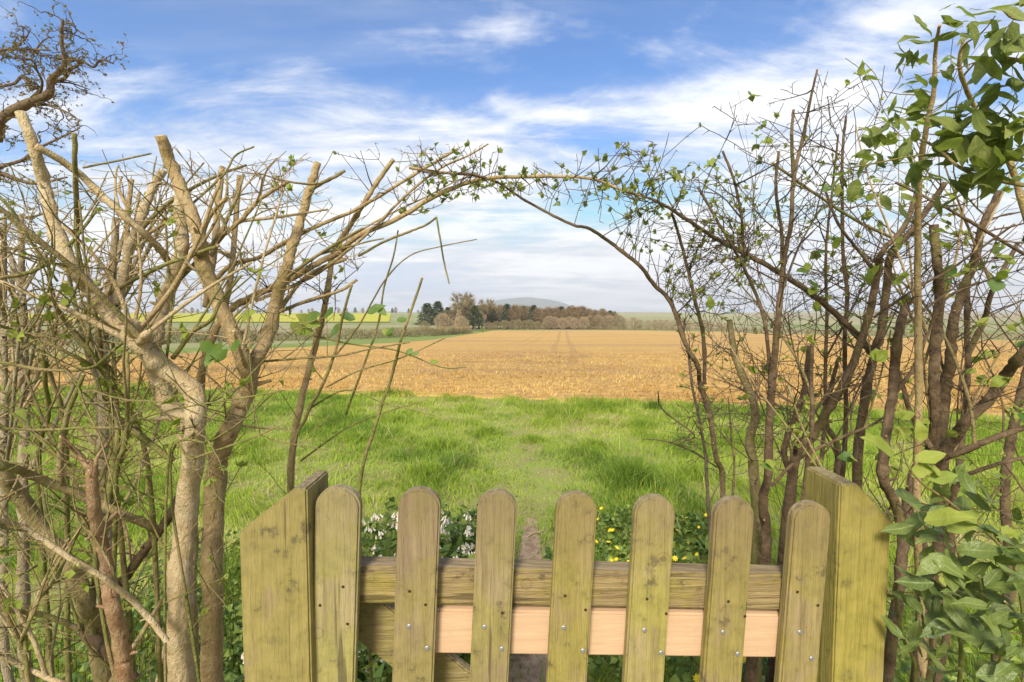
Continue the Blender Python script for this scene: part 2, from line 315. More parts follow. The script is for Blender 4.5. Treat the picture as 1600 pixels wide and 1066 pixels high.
# ------------------------------------------------------------------ the land
def sheet(name, rows, material, lift, kind='structure', nx=2):
    """rows: (y, x_left, x_right); follows the ground profile, which only depends on y"""
    mb = MB()
    for y_, a, b_ in rows:
        for i in range(nx): mb.v.append((a + (b_ - a) * i / (nx - 1), y_, gz(y_) + lift))
    for j in range(len(rows) - 1):
        for i in range(nx - 1):
            k = j * nx + i; mb.face((k, k + 1, k + nx + 1, k + nx))
    return tag(mb.build(name, material, smooth=False), kind=kind)
def merge_rows(ys): return sorted(set([y_ for y_, _ in PROF if ys[0] < y_ < ys[-1]] + list(ys)))
sheet('ground', [(y_, -3500, 3500) for y_, _ in PROF], M_GROUND, 0)
lft = sorted([(G(px, py).y, G(px, py).x) for px, py in ((-900, 640), (-300, 582), (100, 560), (400, 546), (600, 537), (700, 528), (745, 521), (780, 515.6))])
rgt = sorted([(G(px, py).y, G(px, py).x) for px, py in ((2600, 590), (1600, 533), (1300, 524), (1100, 518.5), (1000, 516.6))])
def ip(tab, y_): return float(np.interp(y_, [a for a, _ in tab], [b_ for _, b_ in tab]))
YF = min(lft[-1][0], rgt[-1][0], 149.0)
frows = []
for y_ in merge_rows(list(np.concatenate([[8.8, 9.5, 11.0, 12.5], np.linspace(14, YF, 60)]))):
    a = ip(lft, y_) if y_ > lft[0][0] else lft[0][1] * 1.0
    b_ = ip(rgt, y_) if y_ > rgt[0][0] else rgt[0][1]
    frows.append((y_, a, b_))
fo = sheet('stubble_field', frows, M_FIELD, 0.02)
bmf = bmesh.new(); bmf.from_mesh(fo.data); xs_ = [frows[0][1]] + list(np.linspace(-14, 14, 90)) + [frows[0][2]]; prev = None
for x_ in xs_:                                                     # headland edge, slanting and uneven, on the flat strip by the grass
    y0 = min(8.5, max(6.2, 7.4 - 0.18 * x_)) - 0.1 + 0.12 * noise.noise((x_ * 0.8, 0, 3.3))
    cur = [bmf.verts.new((x_, y0 - 0.08, -0.02)), bmf.verts.new((x_, y0, 0.02)), bmf.verts.new((x_, 8.8, 0.02))]
    if prev:
        for k in (0, 1): bmf.faces.new((prev[k], cur[k], cur[k + 1], prev[k + 1]))
    prev = cur
bmf.to_mesh(fo.data); bmf.free()
sheet('field_margin', [(y_, ip(lft, y_) - (4 + y_ * 0.10), ip(lft, y_) + 0.0) for y_ in merge_rows(list(np.linspace(lft[0][0] + 0.01, YF, 40)))], M_MARGIN, 0.012)
sheet('rapeseed_field', [(y_, -340 - y_ * 0.8, -0.245 * y_ - 2) for y_ in merge_rows(list(np.linspace(226, 428, 8)))], M_RAPE, 0.35)
# dirt path from the gate
mb = MB(); R = random.Random(3)
pth = [(0.0, 0.10, 0.42), (0.9, 0.10, 0.40), (1.6, 0.07, 0.20), (2.2, 0.08, 0.085), (2.5, 0.09, 0.06), (2.8, 0.11, 0.035), (3.0, 0.12, 0.01)]
ys = np.linspace(-1.0, 3.0, 40)
for y_ in ys:
    cx = np.interp(y_, [p[0] for p in pth], [p[1] for p in pth]); hw = np.interp(y_, [p[0] for p in pth], [p[2] for p in pth])
    for k, f in enumerate((-1, -0.5, 0, 0.5, 1)):
        mb.v.append((cx + f * hw + (R.gauss(0, 0.025) if abs(f) == 1 else 0), y_, 0.004 + (0.005 if abs(f) < 1 else 0) * (0.4 + 0.6 * R.random())))
for j in range(39):
    for k in range(4): a = j * 5 + k; mb.face((a, a + 1, a + 6, a + 5))
tag(mb.build('path', M_PATH), kind='structure')

# distant hill and low ridges (heightfields with real distance)
def heightfield(name, x0, x1, y0, y1, nx, ny, fn, material):
    mb = MB()
    for j in range(ny):
        for i in range(nx):
            x = x0 + (x1 - x0) * i / (nx - 1); y_ = y0 + (y1 - y0) * j / (ny - 1); mb.v.append((x, y_, fn(x, y_)))
    for j in range(ny - 1):
        for i in range(nx - 1): a = j * nx + i; mb.face((a, a + 1, a + nx + 1, a + nx))
    return tag(mb.build(name, material), kind='structure')
HP = [(700, 494), (740, 482), (757, 470), (785, 464), (812, 461), (830, 460.5), (850, 463), (872, 469), (895, 478), (908, 483), (918, 484), (928, 488), (950, 494)]
def hillf(x, y_):
    px = 800 + FPX * x / 3000.0
    h = np.interp(px, [p[0] for p in HP], [(493 - p[1]) * 2880 / FPX for p in HP], left=0, right=0) * 0.86
    bell = max(0.0, 1 - ((y_ - 3000) / 620.0) ** 2)
    return gz(y_) - 14 + h * bell + 3.0 * noise.noise((x * 0.006, y_ * 0.006, 0)) * bell
heightfield('distant_hill', -520, 760, 2380, 3620, 70, 30, hillf, M_HILL)
def ridgef(x, y_):
    b_ = max(0.0, 1 - ((y_ - 1500) / 300.0) ** 2); return gz(y_) - 4 + b_ * (6 + 7 * noise.noise((x * 0.0035 + 2, 0.3, 0)))
heightfield('distant_ridge', -2600, 2600, 1180, 1820, 120, 14, ridgef, M_GROUND)

# ------------------------------------------------------------------ far trees, bushes, hedges
def sliver(mb, p, q, wd, R):
    d = (q - p); s = d.cross(rv(R)); s = s.normalized() * wd if s.length > 1e-6 else Vector((wd, 0, 0))
    i = len(mb.v); mb.v += [p - s, p + s, q]; mb.face((i, i + 1, i + 2))
def bare_crown(mb, R, h, spread, n, wd, up=0.6, low=0.25):
    for _ in range(n):
        a = R.random() * 6.283; rr = math.sqrt(R.random()); z = low + (1 - low) * R.random()
        env = math.sin(min(1, (z - low * 0.6) / (1.03 - low * 0.6)) * math.pi) ** 0.6 * (0.8 + 0.35 * noise.noise((math.cos(a) * 1.6, math.sin(a) * 1.6, z * 3 + h)))
        p = Vector((math.cos(a) * rr * spread * env, math.sin(a) * rr * spread * env, z * h))
        d = Vector((p.x * 0.5, p.y * 0.5, h * up * 0.4)) + rv(R) * h * 0.12
        sliver(mb, p, p + d.normalized() * h * R.uniform(0.06, 0.17), wd * R.uniform(0.5, 1.3), R)
def far_tree_mesh(R, kind, h):
    """returns list of (part name, MB, material)"""
    tr, cr = MB(), MB()
    if kind == 'oak':
        def br(p, d, L, r, lv):
            q = p + d * L; mid = p.lerp(q, 0.5) + rv(R) * L * 0.09
            tube(tr, [p, mid, q], [r, r * 0.85, r * 0.68], 5)
            if lv == 0:
                for _ in range(22): sliver(cr, q + rv(R) * L * 0.12, q + (d + rv(R) * 0.75).normalized() * L * R.uniform(0.5, 1.5), 0.035, R)
                return
            for _ in range(3 if lv > 1 else 4):
                nd = (d + rv(R) * 0.48 + Vector((0, 0, 0.12))).normalized(); br(q if R.random() < .7 else mid, nd, L * R.uniform(0.62, 0.85), r * 0.66, lv - 1)
        br(Vector((0, 0, -0.3)), Vector((0, 0, 1)), h * 0.24, h * 0.032, 4)
        return [('trunk', tr, M_FAR), ('crown', cr, MATS['bare_twig_scrub'])]
    if kind == 'pine':
        tube(tr, [Vector((0, 0, -0.3)), Vector((0, 0, h * 0.95))], [h * 0.02, h * 0.004], 5)
        for _ in range(1500):
            z = R.uniform(0.18, 1); a = R.random() * 6.283
            env = (1.02 - z) ** 0.75 * (0.75 + 0.45 * noise.noise((math.cos(a) * 2, math.sin(a) * 2, z * 7 + h)))
            rr = R.random() ** 0.5 * h * 0.30 * env; p = Vector((math.cos(a) * rr, math.sin(a) * rr, z * h))
            sliver(cr, p, p + (Vector((math.cos(a), math.sin(a), -0.1)) + rv(R) * 0.5).normalized() * h * 0.06, h * 0.012, R)
        return [('trunk', tr, M_FAR), ('crown', cr, MATS['conifer_foliage'])]
    if kind == 'larch':
        tube(tr, [Vector((0, 0, -0.3)), Vector((0.1, 0, h * 0.5)), Vector((0, 0, h * 0.97))], [h * 0.018, h * 0.012, h * 0.003], 5)
        bare_crown(cr, R, h, h * 0.24, 1500, h * 0.0045, 0.7, 0.12)
        return [('trunk', tr, M_FAR), ('crown', cr, MATS['bare_twig_brown'])]
    for k in range(6):                                           # willow / scrub bush
        a = k * 1.05 + R.random(); tube(tr, [Vector((0, 0, -0.2)), Vector((math.cos(a) * h * 0.12, math.sin(a) * h * 0.12, h * 0.3)), Vector((math.cos(a) * h * 0.3, math.sin(a) * h * 0.3, h * 0.75))], [h * 0.02, h * 0.014, h * 0.005], 4)
    bare_crown(cr, R, h, h * 0.62, 2300, h * 0.006, 0.9, 0.03)
    return [('stem', tr, M_FAR), ('crown', cr, MATS['bare_twig_' + kind])]
flat('conifer_foliage', (0.06, 0.085, 0.03), (0.13, 0.145, 0.055), 1.5)
flat('bare_twig_brown', (0.19, 0.125, 0.055), (0.31, 0.215, 0.105), 0.9)
flat('bare_twig_willow', (0.31, 0.22, 0.12), (0.46, 0.345, 0.21), 0.9)
flat('bare_twig_scrub', (0.21, 0.165, 0.075), (0.33, 0.26, 0.13), 0.9)
flat('bare_twig_green', (0.15, 0.22, 0.03), (0.28, 0.34, 0.05), 0.9)
PROTO = {}
def plant_far(name, kind, px, top, base, Y, label, cat, group=None, var=0, sx=1.0):
    x = P(px, base, Y).x; z = gz(Y); h = max(1.0, P(px, top, Y).z - z)
    key = (kind, var)
    if key not in PROTO:
        h0 = 10.0; R = random.Random(hash(kind) % 1 + 7 * var + len(kind) * 13); PROTO[key] = []
        parts_ = far_tree_mesh(R, kind, h0); zm = max(v[2] for _, q, _ in parts_ for v in q.v) / h0
        for nm, mb, mt in parts_:
            mb.v = [(v[0] / zm, v[1] / zm, v[2] / zm) for v in mb.v]
            o = mb.build(nm, mt, smooth=False); PROTO[key].append((nm, o.data)); bpy.data.objects.remove(o)
    o = thing(name, (x, Y, z), label, cat, group); k = h / 10.0; a = (px * 1.7) % 6.28
    for nm, me in PROTO[key]:
        c_ = bpy.data.objects.new(nm, me); col.objects.link(c_); c_.parent = o; c_.scale = (k * sx, k * sx, k); c_.rotation_euler.z = a
    return o
plant_far('conifer_tree', 'pine', 668, 473, 513, 138, 'dark green conifer at the left end of the far wood', 'tree', var=0, sx=2.2)
plant_far('conifer_tree', 'pine', 684, 470, 513, 142, 'taller dark conifer just left of the bare round oak', 'tree', var=1, sx=1.9)
plant_far('bare_tree', 'oak', 714, 451, 513, 146, 'tallest bare round-headed tree at the left of the far wood', 'tree', var=0)
plant_far('bare_tree', 'oak', 757, 462, 513, 150, 'lower bare round tree right of the tallest bare tree', 'tree', var=1)
plant_far('bare_tree', 'oak', 735, 468, 513, 156, 'small bare tree between the two round bare trees', 'tree', var=2)
plant_far('conifer_tree', 'pine', 742, 477, 513, 134, 'dark conifer in front of the two bare round trees', 'tree', var=0, sx=2.1)
plant_far('willow_bush', 'willow', 692, 487, 517, 116, 'pale brown rounded bush below the dark conifers', 'bush', var=0, sx=1.1)
plant_far('willow_bush', 'willow', 720, 491, 517, 112, 'pale brown bush left of the green corner shrub', 'bush', var=1)
plant_far('scrub_bush', 'scrub', 708, 509, 524, 96, 'low rounded scrub at the end of the field hedge', 'bush', var=0)
plant_far('scrub_bush', 'scrub', 664, 500, 520, 112, 'brown scrub bush at the foot of leftmost conifer', 'bush', var=1)
plant_far('green_shrub', 'green', 754, 511, 519, 118, 'bright green shrub at the corner of the field', 'bush', var=0)
R = random.Random(21); NTH = ['first', 'second', 'third', 'fourth', 'fifth', 'sixth', 'seventh', 'eighth', 'ninth', 'tenth', 'eleventh', 'twelfth', 'thirteenth', 'fourteenth']; pines = []
for i in range(60):
    px = 692 + i * 4.5 + R.uniform(-2, 2); kd = 'pine' if R.random() < 0.24 else 'larch'
    tp = np.interp(px, [690, 740, 760, 850, 900, 945, 970], [481, 476, 474, 478, 477, 482, 487]) + R.uniform(-3, 3)
    wt = plant_far('conifer_tree' if kd == 'pine' else 'bare_tree', kd, px, tp, 514, 152 + R.uniform(0, 16), 'dark pine standing among bare trees of the far wood' if kd == 'pine' else 'brown leafless tree in the far wood beyond the stubble field', 'tree', 'pines in the far wood' if kd == 'pine' else 'bare trees in the far wood', var=R.randrange(3), sx=1.6 if kd == 'larch' else 1.8)
    if kd == 'pine': pines.append((px, wt))
for k_, (_, wt) in enumerate(sorted(pines, key=lambda q: q[0])): wt['label'] = NTH[k_] + ' dark pine from the left among the bare trees of the far wood'
for i in range(13):
    px = 762 + i * 8 + R.uniform(-3, 3); plant_far('scrub_bush', 'scrub', px, R.uniform(498, 504), 515, 147 + R.uniform(-1, 2), 'low brown scrub along the foot of the far wood', 'bush', 'scrub along the foot of the far wood', var=R.randrange(2), sx=1.1)
for i in range(26):
    px = 856 + i * 11 + R.uniform(-3, 3); tp = np.interp(px, [850, 960, 1010, 1130], [494, 491, 497, 501]) + R.uniform(-2, 3)
    plant_far('willow_bush', 'willow' if R.random() < .8 else 'scrub', px, tp, 516, 150 - max(0, (px - 900) * 0.02) + R.uniform(-2, 2), 'pale leafless bush in the row along the far field edge', 'bush', 'bushes along the far field edge', var=R.randrange(2), sx=1.1)
for i in range(30):
    px = 285 + i * 13 + R.uniform(-5, 5); kd = R.choice(['larch', 'larch', 'pine'])
    plant_far('bare_tree' if kd == 'larch' else 'conifer_tree', kd, px, R.uniform(479, 485), 491, 440, 'tiny leafless tree on the skyline beyond the yellow field' if kd == 'larch' else 'tiny dark pine on the skyline beyond the yellow field', 'tree', 'skyline trees beyond the yellow field', var=R.randrange(3), sx=1.6)
for i in range(40):
    px = 1130 + i * 22 + R.uniform(-8, 8)
    plant_far('scrub_bush', 'scrub', px, R.uniform(494, 501), 506, 300, 'tiny far hedgerow bush seen through the right hedge', 'bush', 'far hedgerow bushes on the right', var=R.randrange(2), sx=1.6)
def hedge(name, pts, h, wd, material, label, R, n):
    foot = pts[0]; o = thing(name, (foot[0], foot[1], gz(foot[1])), label, 'hedge'); cr, st = MB(), MB()
    seg = [(Vector((a[0], a[1], 0)), Vector((b_[0], b_[1], 0))) for a, b_ in zip(pts, pts[1:])]; tot = sum((b_ - a).length for a, b_ in seg)
    for a, b_ in seg:
        for _ in range(int(n * (b_ - a).length / tot)):
            p = a.lerp(b_, R.random()); p += Vector((R.uniform(-wd, wd), R.uniform(-wd, wd), 0)) * 0.5
            hh = h * (0.9 + 0.25 * noise.noise((p.x * 0.3, p.y * 0.3, 0))); p.z = gz(p.y) + R.random() * hh * 0.9
            sliver(cr, p, p + (rv(R) * 0.5 + Vector((0, 0, 0.8))).normalized() * R.uniform(0.15, 0.45), 0.035, R)
        for k in range(int((b_ - a).length / 1.2)):
            p = a.lerp(b_, R.random()); p.z = gz(p.y) - 0.1; tube(st, [p, p + Vector((R.gauss(0, .1), 0, h * 0.8))], [0.05, 0.02], 4)
    cr.build('foliage', material, o, smooth=False, kind='stuff'); st.build('stems', M_FAR, o, kind='stuff')
hl = [G(px, py) for px, py in ((-700, 556), (-100, 545), (200, 538), (420, 533), (560, 530), (680, 525), (735, 521))]
hedge('field_hedge', [(p.x, p.y) for p in hl], 1.75, 1.3, MATS['bare_twig_scrub'], 'trimmed brown hedge between stubble field and yellow crop', random.Random(5), 26000)
hr = [G(px, py) for px, py in ((850, 514.6), (960, 515.5), (1100, 517.2), (1300, 522.5), (1600, 531), (2100, 548))]
hedge('field_hedge', [(p.x, p.y + 1) for p in hr], 0.95, 1.0, MATS['bare_twig_scrub'], 'low dark hedge along the far right edge of the field', random.Random(6), 16000)

# ------------------------------------------------------------------ grass, straw (numpy meshes)
rng = np.random.default_rng(4)
def vnoise(x, y, s, seed):
    r = np.random.default_rng(seed).random((256, 256)); X_ = x / s + 97.3; Y_ = y / s + 61.7
    xi = np.floor(X_).astype(int); yi = np.floor(Y_).astype(int); fx = X_ - xi; fy = Y_ - yi
    fx = fx * fx * (3 - 2 * fx); fy = fy * fy * (3 - 2 * fy); g = lambda a, b_: r[a % 256, b_ % 256]
    return (g(xi, yi) * (1 - fx) + g(xi + 1, yi) * fx) * (1 - fy) + (g(xi, yi + 1) * (1 - fx) + g(xi + 1, yi + 1) * fx) * fy
def blades(name, x, y, z0, h, wd, lean, ang, rnd, material):
    n = len(x); fx = rng.normal(0, 1, n); fy = rng.normal(0, 1, n); l = np.hypot(fx, fy) + 1e-6; fx /= l; fy /= l
    lx = np.cos(ang) * lean * h; ly = np.sin(ang) * lean * h
    V = np.zeros((n, 5, 3))
    for k, (t_, ww) in enumerate(((0, 1), (0, -1), (0.55, -0.75), (0.55, 0.75), (1, 0))):
        V[:, k, 0] = x + fx * wd * ww * 0.5 + lx * t_ ** 1.8; V[:, k, 1] = y + fy * wd * ww * 0.5 + ly * t_ ** 1.8
        V[:, k, 2] = z0 + h * (t_ - 0.35 * lean * t_ * t_)
    me = bpy.data.meshes.new(name); me.vertices.add(n * 5); me.vertices.foreach_set('co', V.reshape(-1))
    base = np.arange(n) * 5
    loops = np.stack([base, base + 1, base + 2, base + 3, base + 3, base + 2, base + 4], 1).reshape(-1)
    ls = np.stack([np.arange(n) * 7, np.arange(n) * 7 + 4], 1).reshape(-1)
    me.loops.add(n * 7); me.loops.foreach_set('vertex_index', loops.astype(np.int32))
    me.polygons.add(n * 2); me.polygons.foreach_set('loop_start', ls.astype(np.int32))
    at = me.attributes.new('rnd', 'FLOAT', 'POINT'); at.data.foreach_set('value', np.repeat(np.clip(rnd, 0, 1), 5).astype(np.float32))
    me.materials.append(material); me.update(calc_edges=True); me.validate()
    o = bpy.data.objects.new(name, me); col.objects.link(o); return o
N = 290000
Y_ = 0.9 + 7.8 * rng.random(N) ** 0.9; Xs = (rng.random(N) * 2 - 1) * (1.25 * Y_ + 0.5)
edge = np.clip(7.4 - 0.18 * Xs, 6.2, 8.5) + 0.3 * (vnoise(Xs, Xs * 0, 0.9, 8) - 0.5) + 0.2 * (vnoise(Xs, Xs * 0, 0.2, 9) - 0.5)
cx = np.interp(Y_, [p[0] for p in pth], [p[1] for p in pth]); hw = np.interp(Y_, [p[0] for p in pth], [p[2] for p in pth])
dpath = np.abs(Xs - cx) / np.maximum(hw, 0.02)
# a trodden line carries on across the sward
cx2 = np.interp(Y_, [2.5, 3.6, 5.0, 7.0], [0.10, 0.30, 0.05, -0.3]); trod = np.exp(-((Xs - cx2) / 0.26) ** 2) * (Y_ > 2.3)
cl = vnoise(Xs, Y_, 0.42, 1) * 0.6 + vnoise(Xs, Y_, 0.16, 2) * 0.4; big = vnoise(Xs, Y_, 1.3, 3)
keep = (Y_ < edge) & ((dpath > 0.95 + 0.45 * rng.normal(0, 1, N)) | (Y_ > 3.0) | (rng.random(N) < 0.07)) & (rng.random(N) < 0.48 + 1.1 * np.maximum(cl - 0.15, 0)) & (rng.random(N) > 0.35 * trod)
x, y_, c_, bg_, td = Xs[keep], Y_[keep], cl[keep], big[keep], trod[keep]; n = len(x)
h = (0.035 + 0.19 * np.clip(c_ - 0.28, 0, 1) ** 1.2 * (0.5 + bg_)) * rng.uniform(0.6, 1.25, n) * (1 - 0.62 * td) + 0.01
tone = 0.50 + 0.42 * (bg_ - 0.5) - 0.85 * (c_ - 0.5) + rng.normal(0, 0.13, n) + 0.12 * td + 0.35 * (rng.random(n) < 0.05 + 0.07 * td)
swirl = vnoise(x, y_, 0.5, 5) * 12.56
tag(blades('grass', x, y_, np.interp(y_, PY, PZ) - 0.005, h, 0.0035 + 0.0007 * y_, rng.uniform(0.15, 1.0, n), swirl + rng.normal(0, 0.9, n), tone, M_GRASS), 'lush uneven green grass between the gate and the ploughed field', 'grass', kind='stuff')
tuf = [(985, 760, 0.24, 1100), (1022, 640, 0.17, 380), (690, 700, 0.15, 700), (1010, 800, .16, 500), (660, 745, .16, 600), (830, 690, .10, 500), (760, 680, .13, 600), (900, 820, .13, 500), (560, 690, .14, 500), (1090, 745, .15, 500), (930, 700, .12, 600), (620, 660, .13, 500), (1000, 668, .14, 600)]
xs, ys_, hs_, tn = [], [], [], []
for i, (px, py, hh, k) in enumerate(tuf):
    g = G(px, py); rr = np.abs(rng.normal(0, 1, k)) * hh * (0.55 if i < 2 else 1.2); a = rng.random(k) * 6.283
    xs.append(g.x + rr * np.cos(a)); ys_.append(g.y + rr * np.sin(a)); hs_.append(hh * rng.uniform(0.6, 1.3, k) * np.exp(-(rr / hh) ** 2 * 0.3))
    tn.append(rng.normal(0.12 if i < 2 else 0.42, 0.14, k) + 0.6 * (rng.random(k) < 0.05))
x, y_, h, tn = map(np.concatenate, (xs, ys_, hs_, tn)); n = len(x)
tag(blades('grass_tuft', x, y_, 0 * x - 0.005, h, 0.006 + 0 * x, rng.uniform(0.2, 0.9, n), rng.random(n) * 6.283, tn, M_GRASS), 'taller darker grass tussocks rising from the sward', 'grass', kind='stuff')
n = 1500; y_ = 2.2 + 5.2 * rng.random(n); x = (rng.random(n) * 2 - 1) * 1.2 * y_; kk = (vnoise(x, y_, 0.8, 21) > 0.5) & (y_ < np.clip(7.4 - 0.18 * x, 6.2, 8.5)) & (np.abs(x - 0.1) > 0.25); x, y_ = x[kk], y_[kk]; n = len(x)
tag(blades('dead_grass', x, y_, 0 * x - 0.005, rng.uniform(0.08, 0.30, n), 0.0025 + 0.0006 * y_, rng.uniform(0.2, 1.5, n), rng.random(n) * 6.283, rng.uniform(0.88, 1.0, n), M_GRASS), 'scattered pale dead grass stalks in the sward', 'grass', kind='stuff')
N = 140000
Y_ = 6.4 + 26 * rng.random(N) ** 1.9; Xs = (rng.random(N) * 2 - 1) * 1.2 * Y_
rowy = 0.5 + 0.5 * np.sin(Y_ * 2 * math.pi / 0.34 + vnoise(Xs, Y_, 3, 12) * 4)
keep = (Y_ > np.clip(7.4 - 0.18 * Xs, 6.2, 8.5) + 0.05) & (rng.random(N) < (0.15 + 0.85 * vnoise(Xs, Y_, 0.6, 13) ** 1.3) * (0.35 + 0.65 * rowy))
x, y_ = Xs[keep], Y_[keep]; n = len(x)
tag(blades('straw', x, y_, np.interp(y_, PY, PZ) + 0.015, rng.uniform(0.03, 0.12, n), 0.007 + 0.0010 * y_, rng.uniform(0.3, 1.6, n), rng.random(n) * 6.283, vnoise(x, y_, 1.0, 15) * 0.6 + rng.random(n) * 0.45, M_STRAW), 'dead yellow stubble straw standing on the near field', 'straw', kind='stuff')

# ------------------------------------------------------------------ gate and posts
def board(name, outline, thick, frame, mats, parent, bev=0.003):
    """outline (u,v) extruded backwards; frame = (origin, u axis, v axis, back axis)"""
    o_, U, V_, B = frame; bm = bmesh.new()
    fr = [bm.verts.new(o_ + U * u + V_ * v) for u, v in outline]; bk = [bm.verts.new(o_ + U * u + V_ * v + B * thick) for u, v in outline]
    bm.faces.new(fr); bm.faces.new(list(reversed(bk))); k = len(fr)
    for i in range(k): bm.faces.new((fr[(i + 1) % k], fr[i], bk[i], bk[(i + 1) % k]))
    bmesh.ops.recalc_face_normals(bm, faces=bm.faces)
    if bev: bmesh.ops.bevel(bm, geom=[e for e in bm.edges if len(e.link_faces) == 2 and e.calc_face_angle(0) > 0.9], offset=bev, segments=2, affect='EDGES')
    off = ORG[parent.name]
    for v in bm.verts: v.co -= off
    me = bpy.data.meshes.new(name); bm.to_mesh(me); bm.free(); me.materials.append(mats)
    o = bpy.data.objects.new(name, me); col.objects.link(o); o.parent = parent; ORG[o.name] = Vector(off); return o
YA, YB = 0.79, 0.82
A_, B_ = P(528, 762, YA), P(1272, 787, YB)
U = (B_ - A_).normalized(); BK = Vector((-U.y, U.x, 0)).normalized(); VV = BK.cross(U) * -1
if VV.z < 0: VV = -VV
gate = thing('picket_gate', (A_.x * 0.5 + B_.x * 0.5, 0.82, 0.0), 'weathered round-topped picket gate with one pale new board', 'gate')
GW = (B_ - A_).length; PXC = [528, 656, 778, 903, 1026, 1151, 1272]; PW = [71, 67, 63, 65, 65, 64, 63]; PT = [762, 765, 769, 772, 777, 780, 787]
zlow = 0.06
pk = []
for i, (px, pw, pt) in enumerate(zip(PXC, PW, PT)):
    Yp = YA + (YB - YA) * i / 6; top = P(px, pt, Yp); hw = pw / 2 * Yp / FPX; L = (top.z - zlow) / VV.z
    out = [(-hw, -L), (hw, -L)]
    for k in range(15):
        a = math.pi * k / 14; out.append((hw * math.cos(a), -hw * 0.92 + hw * 0.92 * math.sin(a)))
    pk.append((board('picket', out, 0.021, (top, U, VV, BK), W_PICK, gate, 0.0035), top, hw))
def gp(px, py, back):                 # a point on the gate plane, set back from the picket fronts
    f = (px - 528) / 744; return P(px, py, YA + (YB - YA) * f + back)
def rail(name, l0, l1, h, thick, back, m_, bev):
    a, b_ = gp(*l0, back), gp(*l1, back); u = (b_ - a); L = u.length; u.normalize(); v = BK.cross(u) * -1
    if v.z < 0: v = -v
    return board(name, [(-0.02, -h), (L + 0.012, -h), (L + 0.012, 0), (-0.02, 0)], thick, (a, u, v, BK), m_, gate, bev)
rail('top_rail', (535, 886), (1250, 901), 0.067, 0.045, 0.024, W_RAIL, 0.006)
tag(rail('board', (680, 953), (1250, 962), 0.081, 0.02, 0.0225, W_NEW, 0.004), 'pale new unweathered softwood board')
rail('bottom_rail', (500, 1240), (1230, 1262), 0.07, 0.045, 0.024, W_RAIL, 0.006)
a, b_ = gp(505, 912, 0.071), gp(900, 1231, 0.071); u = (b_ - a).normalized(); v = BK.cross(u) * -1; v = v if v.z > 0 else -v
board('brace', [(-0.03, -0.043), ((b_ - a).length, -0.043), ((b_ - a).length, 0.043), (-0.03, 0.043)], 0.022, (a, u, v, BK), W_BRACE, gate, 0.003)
def disc(name, p, r, m_, parent, dome):
    mb = MB(); n = 10; f = -BK
    for k in range(n): a = 6.283 * k / n; mb.v.append(p + (U * math.cos(a) + VV * math.sin(a)) * r + f * 0.0003)
    for k in range(n): a = 6.283 * k / n; mb.v.append(p + (U * math.cos(a) + VV * math.sin(a)) * r * 0.75 + f * dome)
    for k in range(n): a = 6.283 * k / n; mb.v.append(p + (U * math.cos(a) + VV * math.sin(a)) * r * 0.3 + f * (dome * 0.5))
    for k in range(n):
        j = (k + 1) % n; mb.face((k, j, n + j, n + k)); mb.face((n + k, n + j, 2 * n + j, 2 * n + k))
    mb.face(tuple(range(2 * n, 3 * n))); return mb.build(name, m_, parent)
SCR = {1: [(639, 979), (667, 1013)], 2: [(757, 980), (784, 1014)], 3: [(881, 981), (911, 1017)], 4: [(1007, 985), (1033, 1020)], 5: [(1130, 988), (1153, 1022)], 6: [(1250, 988), (1268, 1029)]}
NLS = {0: [(536, 917), (500, 946), (543, 975)], 1: [(640, 924), (665, 945)], 2: [(785, 958)], 3: [(883, 931), (915, 953)], 4: [(1011, 936), (1041, 959)], 5: [(1138, 940), (1164, 963)], 6: [(1246, 925), (1278, 946)]}
for i, lst in SCR.items():
    for q in lst: disc('screw', gp(*q, -0.0004), 0.0042, W_SCREW, pk[i][0], 0.0018)
for i, lst in NLS.items():
    for q in lst: disc('nail', gp(*q, -0.0004), 0.0027, W_NAIL, pk[i][0], 0.0008)
def post(label, xa, xb, xc, yf, yb, ztop, zch):
    """xa outer edge, xb start of the slope, xc inner edge"""
    o = thing('gate_post', ((xa + xc) / 2, (yf + yb) / 2, 0), label, 'gate post')
    out = [(xa, -0.25), (xc, -0.25), (xc, ztop), (xb, ztop), (xa, zch)]
    if xa > xc: out = list(reversed(out))
    b_ = board('post_shaft', out, yb - yf, (Vector((0, yf, 0)), Vector((1, 0, 0)), Vector((0, 0, 1)), Vector((0, 1, 0))), W_POST, o, 0.003); return o
Yl, Yr = 0.772, 0.852
post('mossy square gate post with sloped top at left of the gate', P(375, 900, Yl).x, P(459, 764, Yl).x, P(479, 764, Yl).x, Yl, Yl + 0.095, P(479, 764, Yl).z, P(376, 832, Yl).z)
post('mossy square gate post with sloped top at right of the gate', P(1390, 880, Yr).x, P(1340, 764, Yr).x, P(1313, 757, Yr).x, Yr, Yr + 0.105, P(1313, 757, Yr).z, P(1390, 815, Yr).z)

